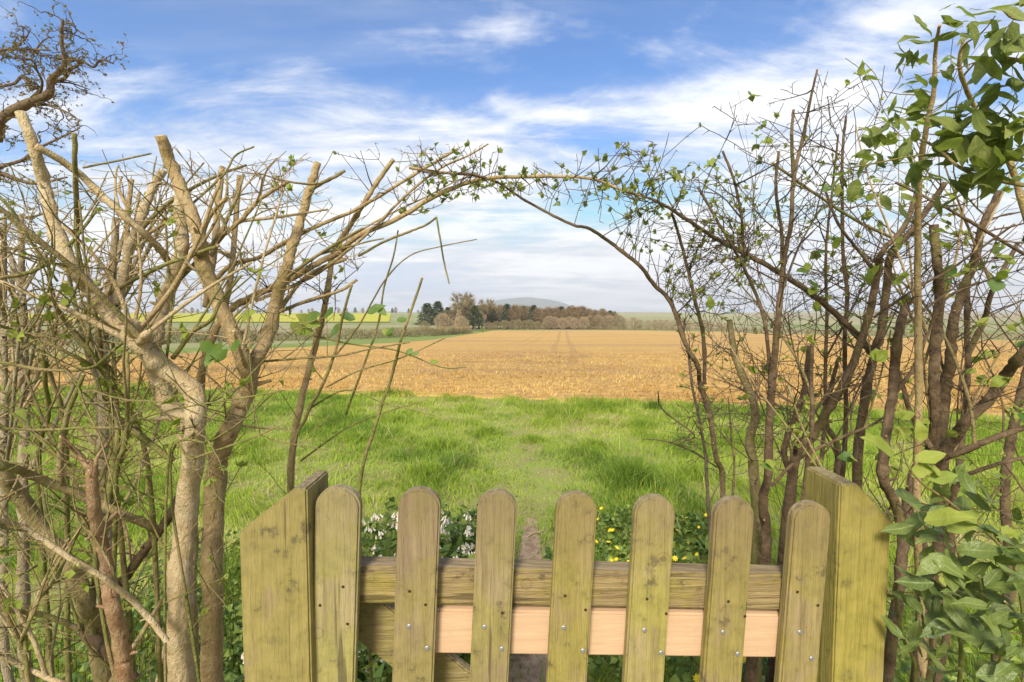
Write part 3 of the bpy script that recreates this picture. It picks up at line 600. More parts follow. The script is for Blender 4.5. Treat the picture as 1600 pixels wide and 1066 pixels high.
# ------------------------------------------------------------------ leaves
LEAFM = {}
def leaf_mesh(shape, material):
    key = (shape, material.name)
    if key in LEAFM: return LEAFM[key]
    prof = {'oval': [(0, .03), (.06, .09), (.14, .16), (.24, .22), (.35, .255), (.47, .26), (.6, .235), (.72, .185), (.83, .12), (.92, .06), (1, .0)], 'lance': [(0, .02), (.06, .055), (.14, .105), (.24, .15), (.35, .175), (.47, .18), (.6, .16), (.72, .12), (.83, .075), (.92, .035), (1, .0)],
            'round': [(0, .08), (.12, .32), (.35, .46), (.6, .42), (.82, .24), (1, .02)], 'lobed': [(0, .05), (.16, .34), (.3, .22), (.48, .42), (.62, .2), (.8, .24), (1, .02)]}[shape]
    out = []
    for var in range(3):
        mb = MB(); cu = (0.25, -0.1, 0.55)[var]; tw = (0.15, -0.2, 0.1)[var]; fold = (0.22, 0.12, 0.32)[var]
        tt = [0, .06, .14, .24, .35, .47, .6, .72, .83, .92, 1]; pf = prof if shape == 'lobed' else [(q, float(np.interp(q, [a for a, _ in prof], [b_ for _, b_ in prof])) * (1.04 if 0 < q < 1 else 1)) for q in tt]
        for t_, w_ in pf:
            z = -cu * t_ * t_ * 0.5 + 0.03 * math.sin(t_ * 9 + var); s = tw * t_; wv = w_ * (1 + 0.08 * math.sin(t_ * 17 + var * 2))
            mb.v += [(-wv, t_, z + wv * fold - s * wv), (0, t_, z), (wv * 0.96, t_, z + wv * fold * 0.9 + s * wv)]
        for i in range(len(pf) - 1):
            a = i * 3; mb.face((a, a + 1, a + 4, a + 3)); mb.face((a + 1, a + 2, a + 5, a + 4))
        o = mb.build('leaf', material); out.append(o.data); bpy.data.objects.remove(o)
    LEAFM[key] = out; return out
def put_leaf(parent, shape, material, p, d, nrm, L, R, sw=1.0):
    me = R.choice(leaf_mesh(shape, material)); o = bpy.data.objects.new('leaf', me); col.objects.link(o); o.parent = parent
    y = d.normalized(); x = y.cross(nrm); x = x.normalized() if x.length > 1e-4 else y.orthogonal().normalized(); z = x.cross(y)
    o.matrix_local = Matrix(((x.x * L * sw, y.x * L, z.x * L, p.x - ORG[parent.name].x), (x.y * L * sw, y.y * L, z.y * L, p.y - ORG[parent.name].y), (x.z * L * sw, y.z * L, z.z * L, p.z - ORG[parent.name].z), (0, 0, 0, 1)))
    return o
def small_leaf(mb, p, d, R, L, W):
    d = d.normalized(); s = d.cross(rv(R)); s = s.normalized() if s.length > 1e-5 else Vector((1, 0, 0)); nn = s.cross(d); i = len(mb.v)
    mb.v += [p, p + d * L * .5 - s * W + nn * W * .4, p + d * L * .45, p + d * L * .5 + s * W + nn * W * .4, p + d * L - nn * L * .15]
    mb.face((i, i + 2, i + 1)); mb.face((i, i + 3, i + 2)); mb.face((i + 1, i + 2, i + 4)); mb.face((i + 2, i + 3, i + 4))

# ------------------------------------------------------------------ woody growth
def trace(pts, Y0, Y1, w0, w1, foot=False, wob=0.006, R=None, n=6):
    """photo polyline from base to tip -> smoothed 3D axis with radii; foot continues it down into the soil"""
    k = len(pts); q, r = [], []
    Yw = R.random() * 6
    for i, (px, py) in enumerate(pts):
        if k > 15 and w0 < 20 and 0 < i < k - 1: px += R.uniform(-3, 3); py += R.uniform(-3.5, 3.5)      # natural kinks in long thin stems
        f = i / max(1, k - 1); Y = Y0 + (Y1 - Y0) * f + (0.02 * math.sin(i * 1.7 + Yw) if 0 < i < k - 1 else 0)
        q.append(P(px, py, Y)); r.append((w0 + (w1 - w0) * f) / 2 * Y / FPX * (0.82 if pts[0][0] < 800 else 0.70))
    if foot:
        a = q[0]; dz = a.z + 0.06; m1 = Vector((a.x + R.uniform(-.03, .03), a.y + R.uniform(0, .04), a.z - dz * 0.5)); m2 = Vector((a.x + R.uniform(-.06, .06), a.y + R.uniform(0, .07), -0.06))
        q = [m2, m1] + q; r = [r[0] * 1.35, r[0] * 1.1] + r
    c_ = catmull(q, n); rr = []
    for i in range(len(c_)):
        f = i / n; j = min(int(f), len(r) - 2); g = f - j; rr.append(r[j] * (1 - g) + r[j + 1] * g)
        if 0 < i < len(c_) - 1: c_[i] = c_[i] + rv(R) * min(wob * 0.16, rr[-1] * 0.09)
    for _ in range(max(1, len(c_) // 10)):                        # swollen nodes
        j = R.randrange(1, len(c_) - 1); rr[j] *= 1.13
    return c_, rr
class Shrub:
    def __init__(s, name, label, cat, bark_, seed, foot, group=None):
        s.R = random.Random(seed); s.root = thing(name, (foot[0], foot[1], 0), label, cat, group); s.bark = bark_; s.stems = []; s.tw = MB(); s.lf = MB()
    def stem(s, pts, Y0, Y1, w0, w1, foot=False, cut=True, name='branch', bark_=None, sides=None):
        c_, r = trace(pts, Y0, Y1, w0, w1, foot, R=s.R); mb = MB(); sd_ = sides or (12 if w0 > 18 else 8 if w0 > 7 else 6)
        tube(mb, c_, r, sd_, 0.15 if w0 > 7 else 0.10, cap=1 if cut else 0, seed=s.R.random() * 9)
        if w0 > 9:                                              # snags: cut side shoots
            for _ in range(1 + int(len(c_) / 14)):
                j = s.R.randrange(2, len(c_) - 2); tg = (c_[j + 1] - c_[j - 1]).normalized(); d = (tg * 0.4 + tg.cross(rv(s.R)).normalized()).normalized(); L = r[j] * s.R.uniform(0.7, 1.9)
                p0 = c_[j] + d * r[j] * 0.5
                if clear(p0 + d * L): tube(mb, [p0, p0 + d * L * .5, p0 + d * (L + r[j] * 0.3)], [r[j] * .42, r[j] * .27, r[j] * .2], 6, 0.1, cap=1, seed=j)
        mb.build(name, [bark_ or s.bark, M_CUT], s.root); s.stems.append((c_, r)); return c_, r
    def twig(s, p, d, L, r, lv, kink, thorn, leaf, lsize, up, tips=None):
        R = s.R; n = max(3, int(L / 0.03)); pts = [p]; d = d.normalized()
        for i in range(n):
            d = (d + rv(R) * kink + Vector((0, 0, up))).normalized(); q = pts[-1] + d * (L / n)
            if not clear(q): break
            pts.append(q)
        if len(pts) < 3: return
        m_ = len(pts); rad = [max(r * (1 - 0.72 * i / (m_ - 1)), 0.0007) for i in range(m_)]
        tube(s.tw, pts, rad, 5 if r > 0.0025 else 4)
        for i in range(1, m_):
            tg = (pts[i] - pts[i - 1]).normalized()
            if R.random() < thorn:
                dd = (tg.cross(rv(R)).normalized() + tg * .35).normalized(); tube(s.tw, [pts[i], pts[i] + dd * R.uniform(.006, .016)], [rad[i] * .8 + .0004, .0003], 3)
            if R.random() < leaf:
                for _ in range(R.randrange(2, 6)): small_leaf(s.lf, pts[i], tg + rv(R) * 0.8, R, lsize * R.uniform(.6, 1.3), lsize * R.uniform(.28, .45))
        if tips is not None: tips.append((pts[-1], d))
        if lv > 0:
            for _ in range(R.randrange(1, 4) if L > .12 else 1):
                i = R.randrange(1, m_ - 1); tg = (pts[i + 1] - pts[i]).normalized(); dd = (tg * R.uniform(.3, 1.0) + tg.cross(rv(R)).normalized()).normalized()
                s.twig(pts[i], dd, L * R.uniform(.3, .7), rad[i] * .7, lv - 1, kink, thorn, leaf, lsize, up, tips)
    def grow(s, n, Lr, rr, lv=1, kink=.18, thorn=0., leaf=0., lsize=.012, up=.03, lo=0.25, hi=1.0, tips=None, which=None):
        R = s.R; st = s.stems if which is None else [s.stems[i] for i in which]
        wts = [sum((c_[i + 1] - c_[i]).length for i in range(len(c_) - 1)) for c_, _ in st]
        for _ in range(n):
            c_, r = R.choices(st, wts)[0]; i = int(len(c_) * R.uniform(lo, hi)); i = min(max(i, 1), len(c_) - 2); tg = (c_[i + 1] - c_[i - 1]).normalized()
            d = (tg * R.uniform(.1, .9) + tg.cross(rv(R)).normalized()).normalized(); r0 = min(R.uniform(*rr), r[i] * .8)
            s.twig(c_[i], d, R.uniform(*Lr), r0, lv, kink, thorn, leaf, lsize, up, tips)
    def shoots(s, n, Lr, wr, mats, lo=.05, hi=.75, up=.5, side=0.):
        R = s.R                                                   # straight pole-like shoots, each a branch of its own, ends cut
        for _ in range(n * 3):
            if n <= 0: break
            c_, r = R.choice(s.stems); i = min(max(int(len(c_) * R.uniform(lo, hi)), 1), len(c_) - 2); tg = (c_[i + 1] - c_[i - 1]).normalized()
            d = (tg * .4 + tg.cross(rv(R)).normalized() * R.uniform(.4, 1) + Vector((side, 0, up))).normalized(); d.y *= .6; L = R.uniform(*Lr); p = c_[i]; w_ = min(R.uniform(*wr), r[i] * .85); pts = [p]; bend = rv(R) * .12
            for k in range(6): d = (d + bend * .35 + rv(R) * .05).normalized(); pts.append(pts[-1] + d * (L / 6))
            if not all(clear(q) for q in pts[1:]): continue
            n -= 1; sm = catmull(pts, 2); mb = MB(); tube(mb, sm, [w_ * (1 - .45 * k / (len(sm) - 1)) for k in range(len(sm))], 7, .05, cap=1, seed=R.random() * 9)
            mb.build('branch', [R.choice(mats), M_CUT], s.root); s.stems.append((sm, [w_ * .7] * len(sm)))
    def done(s, twigm, leafm=None, tname='twigs'):
        if s.tw.v: s.tw.build(tname, twigm, s.root, kind='stuff')
        if s.lf.v and leafm: s.lf.build('foliage', leafm, s.root, smooth=False, kind='stuff')
def fx(px, Y): return ((px - 800) / FPX * Y, Y + 0.03)

# --- left of the gate
s = Shrub('hedge_shrub', 'pale smooth forked trunk nearest the left gate post, lopped branches above', 'shrub', M_PALE, 11, fx(284, 0.9))
s.stem([(284, 1064), (281, 970), (282, 879), (290, 807), (302, 709), (305, 660), (300, 609), (262, 579), (225, 545), (199, 519), (165, 485), (139, 451), (116, 421), (86, 357), (70, 290), (56, 240), (32, 176)], 0.88, 0.86, 45, 17, True, name='trunk', sides=14)
s.stem([(300, 668), (270, 640), (247, 592), (238, 545), (246, 507), (259, 466), (274, 425), (285, 384), (281, 337), (283, 285)], 0.89, 1.0, 36, 17)
s.stem([(262, 408), (245, 384), (210, 352), (161, 307), (112, 262), (56, 228)], 0.97, 0.85, 13, 13)
s.stem([(222, 545), (212, 528), (207, 512), (204, 500)], 0.87, 0.83, 30, 24)
s.stem([(215, 540), (226, 526), (232, 519)], 0.86, 0.82, 18, 14)
s.stem([(180, 480), (195, 425), (202, 384), (210, 367), (232, 311), (255, 266)], 0.9, 1.05, 17, 13)
s.shoots(14, (.15, .42), (.003, .006), [M_PALE, M_TAN, M_OLIVE], .3)
s.grow(44, (.08, .24), (.0012, .0028), 2, .15, .35, .012, .014, lo=.3)
s.done(M_OLIVE, L_LIME)

s = Shrub('hedge_shrub', 'tan trunk close behind the pale forked one, splitting into two cut leaning limbs', 'shrub', M_TAN, 12, fx(333, 1.02))
s.stem([(331, 1064), (333, 933), (331, 861), (337, 752), (345, 706), (360, 669), (375, 635), (390, 596), (379, 560), (360, 511), (337, 462), (315, 399), (311, 375), (296, 326), (270, 262), (251, 212)], 1.0, 0.95, 40, 20, True, name='trunk', sides=14)
s.stem([(386, 600), (401, 560), (420, 519), (431, 470), (446, 425), (457, 384), (469, 346), (484, 297), (497, 254)], 1.0, 1.1, 28, 13)
s.stem([(484, 297), (500, 288), (520, 278), (539, 267)], 1.08, 1.05, 8, 6, bark_=M_OLIVE)
s.stem([(322, 480), (334, 390), (341, 324), (347, 262)], 1.05, 1.2, 13, 10)
s.stem([(352, 480), (362, 417), (364, 397), (369, 337), (374, 274)], 1.08, 1.2, 12, 8)
s.stem([(197, 420), (199, 337), (206, 281)], 1.2, 1.25, 9, 8)
s.stem([(330, 400), (345, 372), (375, 346), (405, 312), (450, 284)], 1.05, 0.98, 9, 7)
s.shoots(14, (.15, .45), (.003, .006), [M_TAN, M_PALE, M_OLIVE], .35)
s.grow(50, (.1, .26), (.0012, .003), 2, .14, .35, .012, .014, lo=.35)
s.done(M_TAN, L_LIME)

s = Shrub('dead_stump', 'reddish-brown splintered dead stem left of the pale forked trunk', 'stump', M_DEAD, 13, fx(190, 0.84))
s.stem([(196, 1060), (192, 1017), (177, 951), (170, 904), (159, 854), (147, 789), (143, 740), (138, 722)], 0.82, 0.78, 30, 17, True, name='trunk')
s.stem([(142, 735), (125, 712), (108, 696), (94, 682)], 0.78, 0.75, 13, 5)
s.stem([(150, 735), (152, 715), (170, 690), (180, 672)], 0.78, 0.8, 8, 3)
s.stem([(158, 840), (185, 800), (200, 845), (205, 880)], 0.8, 0.84, 7, 4)
s.grow(10, (.05, .16), (.001, .002), 0, .2, 0, 0); s.done(M_DEAD)

s = Shrub('hedge_shrub', 'leaning grey-green trunk at the lower left corner with crossing boughs', 'shrub', M_OLIVE, 14, fx(160, 0.95))
s.stem([(160, 1050), (150, 995), (138, 948), (116, 897), (72, 836), (29, 774), (0, 740), (-40, 690)], 0.92, 0.88, 30, 24, True, name='trunk')
s.stem([(245, 830), (232, 821), (181, 799), (134, 778), (54, 745), (0, 727), (-40, 722)], 0.9, 0.74, 15, 16)
s.stem([(261, 1002), (217, 948), (163, 904), (109, 872), (36, 825), (-10, 812)], 0.8, 0.72, 11, 10, bark_=M_PALE)
s.stem([(210, 1062), (152, 1002), (134, 980), (174, 933), (217, 872), (253, 825), (279, 778)], 0.9, 1.0, 20, 16, bark_=M_BROWN)
s.stem([(123, 984), (72, 962), (0, 951), (-40, 949)], 0.86, 0.78, 10, 9)
s.stem([(100, 1070), (47, 1046), (0, 1024), (-30, 1010)], 0.8, 0.76, 10, 9, bark_=M_PALE)
s.shoots(22, (.15, .5), (.003, .0065), [M_TAN, M_PALE, M_GREEN, M_OLIVE], .1)
s.grow(60, (.1, .32), (.0012, .0028), 2, .15, .3, .05, .018, lo=.1); s.done(M_OLIVE, L_LIME)

for lab, sd_, fxx, Yq, ws in (('thick grey upright trunk deep in the left hedge', 15, 161, 1.25, 26), ('slim grey upright stem near the left edge of the picture', 16, 38, 1.15, 19), ('straight greyish stem at the very left edge of the picture', 17, 6, 1.0, 15)):
    s = Shrub('hedge_shrub', lab, 'shrub', M_GREY, sd_, fx(fxx, Yq))
    o_ = s.R.uniform(-14, 14)
    s.stem([(fxx, 1010), (fxx + o_ * .4, 850), (fxx - 2, 747), (fxx + 2, 650), (fxx, 537), (fxx + o_, 440), (fxx + o_ * 1.6, 340)], Yq, Yq + .1, ws, ws * .45, True, name='trunk')
    for k in range(6):
        b0 = s.R.uniform(470, 760); dx = s.R.uniform(-90, 110); s.stem([(fxx, b0), (fxx + dx * .4, b0 - 70), (fxx + dx, b0 - s.R.uniform(130, 260))], Yq + .02, Yq + s.R.uniform(-.2, .25), ws * .45, 5)
    s.shoots(12, (.2, .5), (.003, .006), [M_PALE, M_TAN, M_OLIVE], .2)
    s.grow(50, (.12, .32), (.0012, .003), 1, .15, .3, .02, .016, lo=.1); s.done(M_TAN, L_LIME)

s = Shrub('dog_rose', 'tangle of thin green briar stems weaving through the left hedge', 'briar', M_GREEN, 18, fx(180, 1.0))
for pts, w0, w1, Ya, Yb in [([(176, 700), (176, 590), (150, 560), (105, 507), (77, 459)], 9, 6, .95, .8), ([(230, 720), (165, 590), (142, 571), (94, 545), (49, 526), (-10, 505)], 8, 5, .95, .75),
        ([(170, 640), (150, 500), (122, 397), (120, 337), (118, 262), (116, 208)], 9, 8, 1.0, .86), ([(150, 470), (205, 440), (262, 412), (300, 399), (341, 384)], 8, 7, .95, .85), ([(180, 780), (196, 690), (200, 600), (199, 550)], 8, 6, .85, .84),
        ([(265, 738), (330, 690), (375, 660), (432, 610)], 5, 3, .83, .8), ([(262, 730), (300, 717), (350, 700), (400, 682), (430, 668)], 5, 3, .82, .8), ([(270, 560), (300, 520), (330, 500), (345, 470), (378, 430)], 9, 5, .9, .86),
        ([(0, 566), (70, 578), (140, 575), (180, 545), (195, 535)], 7, 5, .8, .85), ([(-10, 668), (60, 672), (150, 668), (200, 672)], 6, 4, .78, .8), ([(60, 740), (75, 650), (70, 590), (66, 540)], 10, 6, .95, .9), ([(105, 760), (100, 660), (80, 590), (70, 560)], 9, 7, 1.0, .95),
        ([(165, 640), (230, 690), (270, 720)], 13, 12, .95, .9), ([(150, 900), (170, 800), (200, 680), (235, 600)], 7, 4, .8, .9), ([(40, 1000), (90, 900), (140, 790), (175, 700)], 8, 5, .8, .92), ([(260, 560), (268, 480), (262, 410), (258, 330)], 5, 4, .9, .95),
        ([(0, 435), (60, 420), (110, 380), (150, 330)], 8, 5, .8, .9), ([(-10, 300), (20, 330), (50, 380), (90, 440)], 6, 4, .75, .8), ([(300, 319), (349, 274), (367, 244), (397, 229)], 4, 3, 1.0, 1.0), ([(130, 262), (190, 250), (236, 240)], 4, 3, .9, .85)]:
    s.stem(pts, Ya, Yb, w0, w1, foot=(pts[0][1] > 690), name='stem')
s.shoots(16, (.2, .5), (.002, .004), [M_GREEN, M_OLIVE], .1)
s.grow(80, (.08, .3), (.001, .0024), 1, .10, .3, .04, .015, lo=.1, up=.05)
s.done(M_GREEN, L_LIME)
for px, py, L in ((352, 560, 42), (340, 548, 30), (362, 545, 28), (380, 500, 26), (120, 480, 26), (95, 470, 22), (110, 462, 22), (30, 640, 24), (60, 700, 22), (25, 870, 34), (60, 885, 26), (30, 905, 24), (150, 470, 18)):
    p = P(px, py, .84); put_leaf(s.root, 'lobed', L_GREEN if L > 26 else L_LIME, p, Vector((s.R.uniform(-1, 1), -.3, s.R.uniform(-.6, .8))), Vector((s.R.uniform(-.4, .4), -1, .5)), L * .84 / FPX, s.R)

s = Shrub('dog_rose', 'slender upright green shoots standing clear just left of the opening', 'briar', M_GREEN, 19, fx(455, 1.1))
s.stem([(560, 790), (592, 648), (607, 605), (617, 570), (627, 530), (646, 475), (660, 434)], 1.1, 1.05, 7, 5, True, name='stem')
s.stem([(455, 740), (480, 648), (500, 610), (517, 570), (527, 537), (536, 492), (550, 445)], 1.1, 1.0, 7, 5, True, name='stem')
s.stem([(540, 648), (565, 580), (590, 510), (600, 450), (615, 400), (622, 360)], 1.15, 1.1, 5, 3, name='stem')
s.stem([(520, 560), (560, 510), (600, 440), (640, 400), (690, 385), (745, 374)], 1.1, 1.05, 4, 2, name='stem')
s.stem([(702, 443), (694, 410), (688, 375), (682, 340)], 1.05, 1.05, 3, 4, name='stem')
s.stem([(682, 340), (665, 352), (640, 362), (600, 378), (560, 400)], 1.05, 1.1, 4, 5, name='stem')
s.stem([(412, 565), (470, 560), (530, 556), (580, 545), (640, 535)], 1.05, 1.0, 5, 3, name='stem')
s.stem([(490, 525), (550, 538), (620, 548), (690, 574), (728, 574)], 1.1, 1.05, 4, 2, name='stem')
s.stem([(510, 605), (560, 580), (620, 562), (660, 545), (696, 528)], 1.1, 1.05, 3, 2, name='stem')
s.stem([(480, 640), (540, 610), (600, 630), (680, 650)], 1.1, 1.05, 4, 2, name='stem')
s.stem([(470, 720), (540, 670), (600, 645), (668, 625)], 1.2, 1.1, 4, 2, name='stem')
s.R.seed(5); s.grow(26, (.05, .15), (.0008, .0014), 0, .12, .25, .10, .014, lo=.1)
s.done(M_GREEN, L_LIME)
for px, py, L in ((575, 490, 30), (555, 500, 26), (500, 510, 40), (475, 500, 34), (490, 520, 36), (455, 505, 30), (430, 515, 34), (590, 480, 22), (620, 500, 20), (645, 545, 16), (655, 550, 14), (685, 566, 14), (615, 512, 20), (597, 516, 20), (520, 480, 24), (535, 505, 28)):
    put_leaf(s.root, 'oval', s.R.choice([L_LIME, L_GREEN, L_GREEN]), P(px, py, 1.06), Vector((s.R.uniform(-1, 1), -.2, s.R.uniform(-.5, .6))), Vector((s.R.uniform(-.5, .5), -1, .6)), L * 1.06 / FPX, s.R)

s = Shrub('arching_shrub', 'long brown stems arching from the left hedge high over the gateway', 'shrub', M_TAN, 20, fx(310, 1.15))
s.stem([(300, 900), (303, 760), (308, 640), (318, 560), (349, 492), (386, 470), (424, 451), (461, 429), (502, 410), (525, 395), (562, 369), (622, 339), (675, 312), (724, 291), (775, 280), (820, 278), (868, 278), (928, 283), (970, 294), (1015, 310)], 1.15, 1.05, 17, 4, True, cut=False, name='stem')
s.stem([(320, 460), (356, 418), (405, 402), (450, 376), (487, 357), (540, 335), (577, 316), (626, 286), (675, 256), (716, 232)], 1.15, 1.1, 9, 5, name='stem')
s.stem([(455, 760), (467, 642), (484, 575), (495, 530), (506, 485), (514, 440), (521, 395), (544, 357), (570, 316), (596, 275), (615, 249)], 1.2, 1.15, 14, 8, True, name='stem')
s.stem([(400, 470), (450, 450), (500, 425), (545, 390), (590, 350), (640, 300), (690, 262), (730, 244), (763, 225)], 1.12, 1.05, 7, 3, name='stem')
s.stem([(410, 520), (440, 480), (470, 440), (500, 420), (540, 405)], 1.2, 1.1, 11, 6, name='stem')
s.stem([(430, 490), (480, 470), (530, 455), (558, 437)], 1.1, 1.05, 7, 5, name='stem')
s.stem([(640, 262), (690, 270), (733, 273), (775, 282)], 1.1, 1.06, 6, 4, name='stem')
s.grow(60, (.05, .19), (.0009, .002), 1, .13, .45, .05, .013, lo=.3)
s.grow(60, (.03, .11), (.0008, .0015), 0, .2, .5, .45, .014, lo=.62, which=[0, 6])
s.done(M_DARK, L_HAW)

# --- right of the gate
s = Shrub('hawthorn', 'slender hawthorn at the right of the opening, budding stem curving over the arch', 'hawthorn', M_BROWN, 30, fx(1129, 1.25))
s.stem([(1129, 766), (1120, 718), (1109, 656), (1095, 600), (1090, 570), (1070, 530), (1045, 474), (1024, 447), (1000, 417), (970, 390), (949, 376), (922, 360), (895, 351), (856, 333), (814, 309), (775, 288), (733, 273), (700, 268), (660, 264)], 1.25, 1.05, 12, 4, True, cut=False, name='stem')
s.stem([(1101, 600), (1099, 526), (1086, 470), (1071, 406), (1060, 365), (1049, 331)], 1.25, 1.1, 9, 6, name='stem')
s.stem([(1105, 757), (1098, 684), (1081, 600), (1075, 549), (1060, 492)], 1.2, 1.2, 7, 4, True, name='stem', bark_=M_DARK)
s.stem([(1146, 760), (1143, 690), (1138, 620)], 1.2, 1.2, 5, 3, True, name='stem')
s.stem([(1060, 690), (1085, 680), (1035, 640), (1028, 610)], 1.2, 1.1, 4, 3, name='stem')
s.stem([(1120, 730), (1080, 705), (1040, 690), (1005, 686)], 1.25, 1.2, 4, 2, name='stem')
s.grow(95, (.05, .22), (.0009, .0018), 1, .2, .45, .15, .012, lo=.3, hi=.62, which=[0, 1])
s.grow(75, (.03, .13), (.0008, .0014), 1, .22, .4, .3, .013, lo=.5, which=[0])
s.grow(40, (.05, .2), (.0008, .0016), 1, .18, .5, .1, .012, lo=.1, which=[2, 4, 5])
s.done(M_DARK, L_HAW)

s = Shrub('hawthorn', 'thorny hawthorn with tall upright stems and a bough reaching to the arch', 'hawthorn', M_BROWN, 31, fx(1196, 1.2))
s.stem([(1196, 875), (1196, 825), (1193, 774), (1199, 749), (1202, 670), (1207, 594), (1212, 537), (1216, 492), (1221, 444), (1227, 395), (1236, 350), (1241, 274), (1254, 217), (1266, 157), (1277, 109)], 1.2, 1.1, 22, 4, True, name='trunk')
s.stem([(1240, 275), (1237, 210), (1240, 172)], 1.13, 1.12, 8, 6)
s.stem([(1205, 610), (1199, 530), (1191, 489), (1176, 447), (1150, 395), (1124, 350), (1090, 292)], 1.2, 1.1, 9, 6)
s.stem([(1222, 410), (1221, 361), (1212, 294), (1217, 237)], 1.15, 1.1, 8, 6)
s.stem([(1165, 395), (1161, 384), (1159, 342), (1146, 279), (1129, 236)], 1.15, 1.1, 7, 5)
s.stem([(1365, 555), (1337, 522), (1300, 485), (1262, 455), (1210, 421), (1161, 395), (1124, 376), (1071, 342), (1040, 322), (1015, 310)], 1.35, 1.06, 16, 6, cut=False)
s.stem([(1395, 372), (1337, 344), (1277, 305), (1206, 254)], 1.3, 1.15, 7, 6, bark_=M_OLIVE)
s.stem([(1180, 760), (1172, 690), (1180, 640), (1150, 560), (1140, 500)], 1.3, 1.35, 22, 12, True, bark_=M_OLIVE)
s.stem([(1225, 860), (1240, 760), (1225, 700), (1255, 620), (1265, 540)], 1.35, 1.3, 18, 10, True)
s.stem([(1318, 720), (1322, 640), (1320, 530), (1324, 462), (1317, 397), (1316, 319), (1316, 244), (1322, 182)], 1.4, 1.3, 10, 5, True)
s.stem([(1285, 700), (1290, 560), (1292, 480), (1290, 397), (1301, 292), (1310, 210)], 1.35, 1.3, 8, 4, True)
s.shoots(10, (.25, .55), (.0018, .0035), [M_BROWN, M_DARK], .3, up=.9)
s.grow(180, (.08, .26), (.0009, .0022), 2, .11, .5, .05, .011, lo=.3)
s.grow(40, (.05, .2), (.0009, .0016), 1, .2, .4, .32, .014, lo=.5, hi=1., which=[5])
s.done(M_DARK, L_HAW)

def hazel(label, seed, foot, stems, nt, nl, Yl, lr):
    s = Shrub('hazel_shrub', label, 'shrub', M_BROWN, seed, foot); tips = []
    for a in stems: s.stem(*a)
    s.shoots(9, (.25, .6), (.002, .0045), [M_BROWN, M_OLIVE, M_TAN], .15, up=.9)
    s.grow(nt, (.1, .36), (.001, .0026), 1, .12, .15, .03, .016, lo=.15, tips=tips); s.done(M_BROWN, L_LIME)
    s.R.shuffle(tips)
    for p, d in tips[:nl]:
        for _ in range(s.R.choice((2, 3, 3, 4))):
            put_leaf(s.root, s.R.choice(['round', 'oval']), L_LIME if s.R.random() < .75 else L_GREEN, p, d + rv(s.R) * .7, Vector((s.R.uniform(-.7, .7), -.6, .8)), s.R.uniform(.014, .034), s.R)
    return s
hazel('brown multi-stemmed shrub leaning right above the right gate post', 32, fx(1300, 1.3), [
    ([(1240, 730), (1271, 680), (1297, 635), (1327, 582), (1354, 507), (1372, 425), (1376, 397), (1414, 352), (1436, 289)], 1.3, 1.2, 22, 9, True),
    ([(1340, 720), (1361, 575), (1376, 519), (1384, 462), (1391, 399), (1417, 370), (1447, 330), (1477, 285)], 1.3, 1.25, 19, 11, True),
    ([(1372, 430), (1340, 390), (1310, 350), (1290, 300)], 1.25, 1.2, 8, 5), ([(1260, 740), (1269, 657), (1267, 594), (1269, 537)], 1.15, 1.15, 11, 8, True),
    ([(1310, 720), (1290, 660), (1300, 600), (1310, 560)], 1.5, 1.5, 14, 7, True), ([(1205, 760), (1245, 720), (1300, 690), (1360, 665), (1400, 640)], 1.2, 1.2, 8, 5)], 78, 60, 1.2, 0)
hazel('dark brown stems with a squared cut top behind the right gate post', 33, fx(1390, 1.15), [
    ([(1388, 1043), (1406, 906), (1412, 837), (1400, 790), (1380, 744), (1384, 687), (1395, 612), (1399, 560), (1404, 519), (1414, 479)], 1.1, 1.15, 24, 17, True),
    ([(1440, 870), (1419, 810), (1433, 734), (1455, 702), (1462, 650), (1459, 594), (1462, 530), (1468, 462), (1464, 406), (1459, 352)], 1.2, 1.2, 26, 17, True),
    ([(1396, 620), (1430, 570), (1450, 520), (1475, 470), (1530, 440)], 1.15, 1.1, 9, 5), ([(1365, 496), (1425, 455), (1485, 421), (1522, 395), (1586, 350)], 1.15, 1.0, 6, 5),
    ([(1455, 700), (1425, 650), (1410, 600), (1395, 560)], 1.2, 1.3, 12, 7)], 72, 54, 1.2, 0)
hazel('thick mossy-barked stems at the right with a bough slanting off the picture edge', 34, fx(1470, 1.3), [
    ([(1465, 900), (1470, 760), (1470, 680), (1477, 612), (1485, 560), (1489, 511), (1500, 462), (1522, 410), (1534, 357), (1560, 300)], 1.3, 1.25, 28, 12, True),
    ([(1488, 800), (1496, 747), (1500, 710), (1507, 642), (1513, 575), (1511, 500), (1515, 425), (1540, 340)], 1.35, 1.35, 14, 9, True),
    ([(1462, 725), (1492, 684), (1511, 657), (1549, 620), (1575, 582), (1600, 549), (1650, 490)], 1.25, 1.1, 24, 19), ([(1462, 720), (1500, 706), (1537, 691), (1600, 669), (1660, 655)], 1.2, 1.05, 15, 13),
    ([(1500, 745), (1560, 725), (1600, 715), (1660, 700)], 1.3, 1.2, 9, 7), ([(1510, 560), (1537, 500), (1552, 451), (1590, 380)], 1.3, 1.2, 12, 8), ([(1399, 285), (1450, 310), (1500, 337), (1600, 397), (1650, 420)], 1.1, 1.0, 5, 7),
    ([(1580, 900), (1570, 760), (1590, 640), (1610, 560)], 1.5, 1.5, 20, 14, True)], 95, 74, 1.2, 0)

